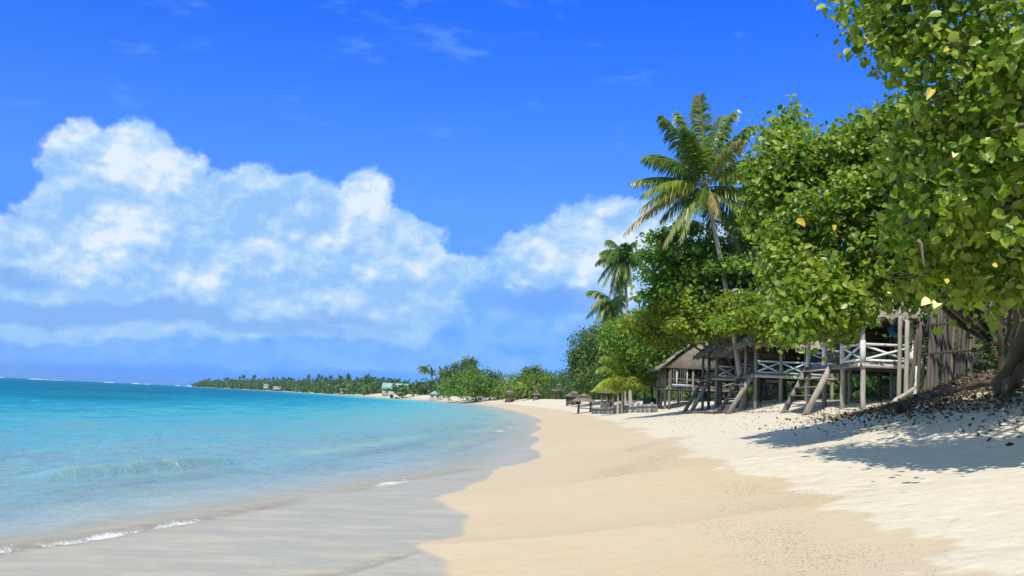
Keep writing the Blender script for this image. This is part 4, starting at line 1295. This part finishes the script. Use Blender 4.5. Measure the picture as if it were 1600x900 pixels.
# open beach umbrella of thatch with a bench
b = at(912, 636, 100)
root = thing('thatched_umbrella', 'thatched beach umbrella on two dark posts standing on the sand left of the low wall', 'umbrella', (b[0], b[1], gz(b[0], b[1])))
zc = root.location.z
mb = MB(); rg = np.random.default_rng(6)
for k in range(4):
    r0 = 1.35 * (1 - k / 4) + .05; r1 = 1.35 * max(.02, 1 - (k + 1.5) / 4)
    V = []
    for i in range(14):
        a = i * 2 * math.pi / 14
        V += [(b[0] + math.cos(a) * r0 * (1 + .1 * rg.random()), b[1] + math.sin(a) * r0, zc + 1.25 + .22 * k - .14 * rg.random()), (b[0] + math.cos(a) * r1, b[1] + math.sin(a) * r1, zc + 1.25 + .22 * min(4, k + 1.5))]
    mb.add(V, [(2 * i, 2 * ((i + 1) % 14), 2 * ((i + 1) % 14) + 1, 2 * i + 1) for i in range(14)])
mb.build('roof', M_THATCH_D, root)
post(root, b[0] - .55, b[1], zc + 1.35, .12, M_WOOD_DARK); post(root, b[0] + .75, b[1], zc + 1.35, .12, M_WOOD_DARK)
MB().beam((b[0] - .5, b[1], zc + .5), (b[0] + .7, b[1], zc + .5), .5, .08).build('bench', M_WOOD_DARK, root)

# low concrete wall along the sand below the palms, cast in panels
root = thing('low_wall', 'low grey panelled sea wall between the sand and the young palm', 'wall', (11.2, 84, gz(11.2, 84)))
W = [at(926, 632, 92), at(955, 634, 82), at(995, 636, 72), at(1026, 638, 68)]
W = np.array([(w[0], w[1]) for w in W])
for q in range(3):
    za, zb2 = gz(*W[q]) + .44, gz(*W[q + 1]) + .44
    MB().beam((W[q, 0], W[q, 1], za), (W[q + 1, 0], W[q + 1, 1], zb2), .24, .07).build('wall_cap', M_CONC, root)
us = np.linspace(0, 1, 14) ** 1.0
PX = np.interp(us, np.linspace(0, 1, 4), W[:, 0]); PY = np.interp(us, np.linspace(0, 1, 4), W[:, 1])
for i in range(13):
    x0_, y0_, x1_, y1_ = PX[i], PY[i], PX[i + 1], PY[i + 1]
    z_ = gz((x0_ + x1_) / 2, (y0_ + y1_) / 2)
    d = np.array([x1_ - x0_, y1_ - y0_]); L = np.linalg.norm(d); d /= L
    off = 0
    hh = .60 + random.uniform(-.03, .03)
    MB().beam((x0_ + d[0] * .02 + off, y0_ + d[1] * .02, z_ + hh / 2 - .2), (x1_ - d[0] * .02 + off, y1_ - d[1] * .02, z_ + hh / 2 - .2), .16, hh + .4).build('wall_panel', M_CONC, root)
    if i % 3 == 0:
        MB().beam((x0_, y0_, z_ - .3), (x0_, y0_, z_ + .72), .2, .2).build('wall_pier', M_CONC, root)

# ------------------------------------------------------------------ log fence under the trees
root = thing('log_fence', 'tall leaning fence of grey upright logs beside the white deck', 'fence', (12.6, 27.5, gz(12.6, 27.5)))
rg = np.random.default_rng(9)
fpx = np.linspace(1430, 1618, 46)
for i, px in enumerate(fpx):
    u = i / 45
    Y = 29.5 - 6.0 * u
    top_py = 520 - 52 * min(1, max(0, (px - 1430) / 30)) + 9 * rg.normal() + 14 * max(0, u - .6)
    bot_py = 610 - 26 * min(1, (px - 1426) / 60)
    t_ = at(px + 5 + 3 * rg.normal(), top_py, Y); b_ = at(px - 5 + 3 * rg.normal(), bot_py, Y)
    b_[2] = gz(b_[0], b_[1]) - .25
    k = 6; uu = np.linspace(0, 1, k)[:, None]
    b_ = b_ + rg.normal(size=3) * np.array([.02, .05, 0])
    pts = b_ * (1 - uu) + t_ * uu + rg.normal(size=(k, 3)) * .022
    r_ = .046 + .036 * rg.random()
    MB().tube(pts, np.linspace(r_ * 1.1, r_ * .8, k), 9, wob=.45).build('log', M_POLE if rg.random() < .7 else M_WOOD_DARK, root, True)
for zf in (.35, .8):
    p0 = at(1430, 590 - 100 * zf, 29.7); p1 = at(1590, 575 - 100 * zf, 23.7)
    MB().beam(p0, p1, .06, .07).build('cross_rail', M_WOOD_DARK, root)
# grey and blue-washed posts at the deck's right corner
for i, (px, py0, py1, Y, r_, mt, lab) in enumerate([(1407, 482, 608, 30.6, .07, M_WOOD, 'rough grey post at the right corner of the nearest deck'),
                                               (1418, 500, 610, 30.2, .075, M_WOOD_PALE, 'pale thick post between the deck and the log fence'),
                                               (1432, 572, 605, 29.2, .032, M_BLUEP, 'short pale blue leaning stake at the foot of the log fence')]):
    t_ = at(px, py0, Y); b_ = at(px - 3, py1, Y); b_[2] = gz(b_[0], b_[1]) - .2
    uu = np.linspace(0, 1, 6)[:, None]
    o = MB().tube(b_ * (1 - uu) + t_ * uu - b_, np.linspace(r_ * 1.05, r_ * .9, 6), 9, wob=.25).build('post', mt, None, True)
    o.location = tuple(b_)
    o['label'] = lab; o['category'] = 'post'

# ------------------------------------------------------------------ roots, logs, litter
def log(label, a, b, r, mat=M_WOOD, name='driftwood_log'):
    a, b = np.array(a, float), np.array(b, float)
    uu = np.linspace(0, 1, 7)[:, None]
    pts = a * (1 - uu) + b * uu
    pts[1:-1] += np.random.default_rng(int(a[0] * 100)).normal(size=(5, 3)) * r * .35
    o = MB().tube(pts - a, np.linspace(r, r * .6, 7), 9, wob=.25).build(name, mat, None, True)
    o.location = tuple(a); o['label'] = label; o['category'] = 'log'


def gp(px, py, Y, dz=0.0):
    p = at(px, py, Y)
    return np.array([p[0], p[1], gz(p[0], p[1]) + dz])


log('pale driftwood plank lying on the sand right of the deck posts', gp(1388, 625, 26, .05), gp(1432, 605, 27.5, .35), .07, M_WOOD_PALE)
log('dark stump end poking out of the litter bank', gp(1420, 622, 21.5, .0), gp(1398, 640, 20.5, .25), .13, M_WOOD_DARK)
log('long dark root log along the top of the litter bank', gp(1440, 600, 22.5, .10), gp(1560, 600, 19.5, .12), .11, M_WOOD_DARK)
log('thin dark pole lying in front of the steps of the third hut', gp(1075, 640, 52, .05), gp(1135, 640, 47, .08), .07, M_WOOD_DARK)

# tangled aerial trunks at the right edge
root = thing('root_tangle', 'tangle of dark twisting trunks and roots at the right edge of the frame of leaves', 'tree', (10.2, 19.5, gz(10.2, 19.5)))
rg = np.random.default_rng(15)
for i in range(16):
    px0 = 1545 + 90 * rg.random(); Y = 17.5 + 5 * rg.random()
    b_ = gp(px0, 610, Y, -.1)
    t_ = at(px0 + rg.normal() * 30 + 10, 430 + 40 * rg.random(), Y - 1.5 + rg.normal())
    uu = np.linspace(0, 1, 9)[:, None]
    pts = b_ * (1 - uu) + t_ * uu + np.cumsum(rg.normal(size=(9, 3)) * .07, 0) * np.sin(uu * 3.1)
    r_ = .04 + .09 * rg.random() ** 1.5
    MB().tube(pts, np.linspace(r_ * 1.2, r_ * .7, 9), 8, wob=.25).build('stem', M_WOOD_DARK if i % 3 else M_BARK, root, True)
# dark bush behind the fence, closes the view under the trees
tree('shrub', 'dark leafy shrub behind the log fence under the big trees', (16.5, 26, gz(16.5, 26)),
     [blob(1500, 520, 31, 1.8, 1.6, 1.6), blob(1590, 520, 29, 2.0, 1.6, 2.0), blob(1440, 470, 33, 1.4, 1.4, .8), blob(1570, 450, 29, 2.0, 1.6, 1.0), blob(1660, 480, 26, 2.0, 2, 2.4), blob(1620, 560, 24, 1.6, 1.4, 1.2)], M_LEAF_D, n_cl=700, per=12, cl_r=.3, size=.2, seed=33, cat='shrub', tb=.3, shell=.3)

# leaf litter, twigs and coral crumbs (nobody could count them)
def scatter(name, n, fn, mat, size, seed, label, cat, zoff=0.01, lift=.02, shape=LEAF4, nrm=.35, tb=.5):
    rg = np.random.default_rng(seed)
    XY = fn(rg, n)
    z = ground(XY)[0]
    P = np.stack([XY[:, 0], XY[:, 1], z + zoff + lift * rg.random(len(XY))], 1)
    N = np.array([0, 0, 1.0]) + rg.normal(size=P.shape) * nrm
    sz = size * (.4 + 1.0 * rg.random(len(P)) ** 2)
    tn = np.clip(tb + rg.normal(size=len(P)) * .25, 0, 1)
    fm = leaf_frames(N, rg)
    me_ = leaves_mesh(name, P, fm, sz, tn, mat, shape)
    o = link(name, me_, kind='stuff')
    o['label'] = label; o['category'] = cat
    return o


def bank(rg, n):
    x = rg.normal(13.0, 3.1, n); y = rg.normal(20.0, 4.9, n)
    k = (x > 8.6 + .12 * np.abs(y - 19) - 2.6 * rg.random(n) ** 4) & (y > 11)
    return np.stack([x[k], y[k]], 1)


scatter('leaf_litter', 46000, bank, M_DRY, .095, 41, 'brown fallen leaves covering the bank below the log fence', 'leaves', .01, .12, nrm=.7, tb=.45)


def strew(rg, n):
    x = 6 + 8 * rg.random(n) ** .6; y = 10 + 48 * rg.random(n) ** 1.2
    return np.stack([x, y], 1)


scatter('fallen_leaves', 1300, strew, M_DRY, .07, 42, 'dry leaves and bark bits strewn over the pale upper beach', 'leaves', .0, .02, tb=.5)


def tide(rg, n):
    y = 5 + 26 * rg.random(n) ** 1.3
    x0_ = np.interp(y, SW[:, 1], SW[:, 0])
    x = x0_ + 3.65 + rg.normal(size=n) * .45 + .45 * np.sin(y * .6)
    return np.stack([x, y], 1)


CUBE = (np.array([(0, 0, .3), (.5, 0, 0), (0, .5, 0), (-.5, 0, 0), (0, -.5, 0), (0, 0, -.3)]) , np.array([(0, 1, 2), (0, 2, 3), (0, 3, 4), (0, 4, 1), (5, 2, 1), (5, 3, 2), (5, 4, 3), (5, 1, 4)]))
scatter('coral_crumbs', 24000, tide, wood_mat('coral_crumb', (0.20, 0.16, 0.12), (0.60, 0.52, 0.40), 8, 1.0), .0105, 43, 'line of broken coral and shell crumbs left by the tide', 'pebbles', .0, .003, CUBE, 1.0)

# stepping debris under the huts: dark twigs
mb = MB(); rg = np.random.default_rng(19)
for i in range(420):
    x = 9.8 + 5.5 * rg.random(); y = 13 + 14 * rg.random() if i % 2 else 30 + 30 * rg.random()
    if y > 28: x = max(x, 11.2)
    z = gz(x, y)
    a = rg.random() * 6.28; l_ = .15 + .5 * rg.random()
    mb.tube([(x, y, z + .02), (x + math.cos(a) * l_ * .5, y + math.sin(a) * l_ * .5, z + .04 + .05 * rg.random()), (x + math.cos(a) * l_, y + math.sin(a) * l_, z + .02 + .1 * rg.random())], [.012, .014, .006], 4, False)
o = mb.build('twigs', M_WOOD, None, kind='stuff'); o['label'] = 'twigs and sticks lying under the trees and huts'; o['category'] = 'twigs'

# ------------------------------------------------------------------ the far shore
rg = np.random.default_rng(23)
far_line = np.array([(-62, 480), (-112, 680), (-235, 1010), (-545, 1600)], float)
ub = []
ts = np.linspace(0, 1, 95)
seg = np.concatenate([[0], np.cumsum(np.linalg.norm(np.diff(far_line, axis=0), axis=1))]); seg /= seg[-1]
FX = np.interp(ts, seg, far_line[:, 0]); FY = np.interp(ts, seg, far_line[:, 1])
for t, x, y in zip(ts, FX, FY):
    h = 8.5 + 2.5 * rg.random() + 3.0 * math.sin(math.pi * min(1, t * 1.1))
    if t > .93: h *= .85
    if 485 < y < 660: x += 24
    for dx in (13, 24, 38):
        hh = h * (0.75 + .3 * rg.random()) * (0.72 if dx == 13 else 1.0)
        ub.append((x + dx + rg.normal() * 3, y + 4 * rg.normal(), hh * .5 + 1.0, 8 + 3 * rg.random(), 9, hh * .55))
for q in range(26):
    y = 420 + 230 * rg.random(); x = np.interp(y, far_line[:, 1], far_line[:, 0]) + 34 + 14 * rg.random() + (8 if y < 480 else 0)
    ub.append((x, y, 3.5, 7, 7, 4.2))
C, P, N, sz, tint, idx = crown_leaves(ub, 7800, 7, 1.3, 2.4, rg, 0.7, 0, 0.6, 1, 0.42)
o = link('far_woods', leaves_mesh('far_woods', P, leaf_frames(N, rg), sz, tint, M_LEAF_D), kind='stuff')
o['label'] = 'dark wooded shore running out to a point across the lagoon'; o['category'] = 'woods'
# tall palms standing out above the woods: one palm mesh, many individuals
protos = []
for q in range(3):
    L = MB()
    c0 = np.array([0, 0, 15.0])
    L.tube([(0, 0, 0), (.5, 0, 5), (.4, 0, 10), c0], [.3, .25, .22, .18], 5, False, tint=.15)
    Vs, Ts, As, n0 = [], [], [], 0
    mbp = MB(); mbp.V, mbp.Q, mbp.A, mbp.n = L.V, L.Q, L.A, L.n
    for dx, dy, dz, tn, _ in rtips(13, 4.2, rg, .9, -.8, (0, 0, 0)):
        tip = c0 + np.array([dx, dy, dz]); ct = (c0 + tip) / 2 + np.array([0, 0, 1.0])
        u = np.linspace(0, 1, 5)[:, None]
        rp = (1 - u) ** 2 * c0 + 2 * u * (1 - u) * ct + u ** 2 * tip
        sdv = np.cross(tip - c0, (0, 0, 1)); sdv = sdv / np.linalg.norm(sdv)
        w = np.array([.15, .75, .8, .55, .05])[:, None]
        V = np.concatenate([rp + sdv * w - np.array([0, 0, .35]) * w, rp, rp - sdv * w - np.array([0, 0, .35]) * w])
        Q = [(i, i + 1, 5 + i + 1, 5 + i) for i in range(4)] + [(5 + i, 5 + i + 1, 10 + i + 1, 10 + i) for i in range(4)]
        mbp.add(V, Q, None, .2 + .3 * rg.random())
    protos.append(mesh_np('coconut_palm', np.concatenate(mbp.V), [np.concatenate(mbp.Q)], M_PALM, False, {'tint': np.concatenate(mbp.A)}))
for i in range(72):
    t = 0.05 + .93 * (i + rg.random()) / 72
    x = np.interp(t, seg, far_line[:, 0]) + 12 + 26 * rg.random(); y = np.interp(t, seg, far_line[:, 1]) + rg.normal() * 4
    if 480 < y < 650: x += 26
    o = bpy.data.objects.new('coconut_palm', protos[i % 3])
    k = (0.66 + .36 * rg.random() ** 1.5) * (1.0 + .10 * math.sin(math.pi * t))
    if t > .75: k *= .92
    o.location = (x, y, 1.2); o.rotation_euler = (rg.normal() * .05, rg.normal() * .05, rg.random() * 6.28); o.scale = (k, k, k)
    o['label'] = 'tall palm standing out above the dark woods of the far shore'; o['category'] = 'palm tree'; o['group'] = 'palms above the far shore'
    col.objects.link(o)

# pale strip of far beach is part of the sand sheet; the buildings on it are things
def house(label, px, py, Y, w, d, h, rh, roofm, seed, name='house', nwin=3, hip=False):
    b = at(px, py, Y)
    x, y = b[0], b[1]
    z = b[2]
    root = thing(name, label, 'building', (x, y, z))
    MB().beam((x - w / 2, y, z + h / 2 - 1.0), (x + w / 2, y, z + h / 2 - 1.0), d, h + 2).build('wall', M_CREAM, root)
    r = MB()
    o_ = .5
    if hip:
        V = [(x - w / 2 - o_, y - d / 2 - o_, z + h), (x + w / 2 + o_, y - d / 2 - o_, z + h), (x + w / 2 + o_, y + d / 2 + o_, z + h), (x - w / 2 - o_, y + d / 2 + o_, z + h), (x - w * .12, y, z + h + rh), (x + w * .12, y, z + h + rh)]
        r.add(V, [(0, 1, 5, 4), (2, 3, 4, 5), (3, 2, 1, 0)], [(1, 2, 5), (3, 0, 4)])
    else:
        V = [(x - w / 2 - o_, y - d / 2 - o_, z + h), (x + w / 2 + o_, y - d / 2 - o_, z + h), (x + w / 2 + o_, y + d / 2 + o_, z + h), (x - w / 2 - o_, y + d / 2 + o_, z + h), (x - w / 2 - o_, y, z + h + rh), (x + w / 2 + o_, y, z + h + rh)]
        r.add(V, [(0, 1, 5, 4), (2, 3, 4, 5), (3, 2, 1, 0)], [(1, 2, 5), (3, 0, 4)])
    r.build('roof', roofm, root)
    for i in range(nwin):
        xx = x - w / 2 + (i + .5) * w / nwin
        MB().beam((xx - w * .10 / 1, y - d / 2 - .01, z + h * .55), (xx + w * .10, y - d / 2 - .01, z + h * .55), .1, h * .35).build('window', M_DARKGLASS, root)
    return root


house('long building with a pale green roof on the far shore', 619, 614, 560, 16, 8, 2.2, 3.6, M_GREENROOF, 1, nwin=4)
house('small house with a pale teal roof at the tip of the far beach', 680, 623.5, 400, 4.6, 4.0, 1.9, 1.5, M_GREENROOF, 2, nwin=2, hip=True)
house('small white house low on the dark far shore', 416, 605, 1080, 5, 5, 1.9, 1.4, M_CREAM, 3, nwin=2)
house('long low white shed on the far shore right of the small white house', 433, 606.5, 1050, 8, 5, 1.1, .7, M_CREAM, 4, nwin=3)
house('tiny white-roofed house in the middle of the far shore', 536, 612, 760, 4, 4, 1.2, 1.4, M_CREAM, 5, nwin=2)

# white line of surf on the outer reef
mb = MB(); rg = np.random.default_rng(29)
for i in range(30):
    a = R(-33) + R(17) * rg.random() ** 1.3; r_ = 2300 + 500 * rg.random()
    x, y = r_ * math.sin(a), r_ * math.cos(a)
    w = 10 + 34 * rg.random() ** 2; h = .4 + .8 * rg.random()
    mb.tube([(x - w / 2, y, 0), (x - w / 4, y + 2, 0), (x, y, 0), (x + w / 4, y + 2, 0), (x + w / 2, y, 0)], [.1, h, h * 1.1, h * .8, .1], 6, False)
fm, g, out = new_mat('surf_foam'); principled(g, out, (.82, .84, .84), .9)
o = mb.build('reef_surf', fm, None, kind='stuff'); o['label'] = 'thin white surf breaking on the outer reef at the horizon'; o['category'] = 'surf'

# ------------------------------------------------------------------ the air
hz, g, out = new_mat('haze')
pv = g.new('ShaderNodeVolumePrincipled')
pv.inputs['Color'].default_value = (0.62, 0.84, 1.0, 1)
pv.inputs['Density'].default_value = 0.00007
pv.inputs['Anisotropy'].default_value = 0.1
g.l.new(pv.outputs[0], out.inputs['Volume'])
S_ = 3750
V = [(-S_, -S_, -6.5), (S_, -S_, -6.5), (S_, S_, -6.5), (-S_, S_, -6.5), (-S_, -S_, 30), (S_, -S_, 30), (S_, S_, 30), (-S_, S_, 30)]
me = mesh_np('haze', V, [np.array([(3, 2, 1, 0), (4, 5, 6, 7), (0, 1, 5, 4), (1, 2, 6, 5), (2, 3, 7, 6), (3, 0, 4, 7)])], hz)
link('haze', me, kind='stuff')
print('tris', sum(len(o.data.loop_triangles) if o.data.loop_triangles else len(o.data.polygons) * 2 for o in bpy.data.objects if o.type == 'MESH'))
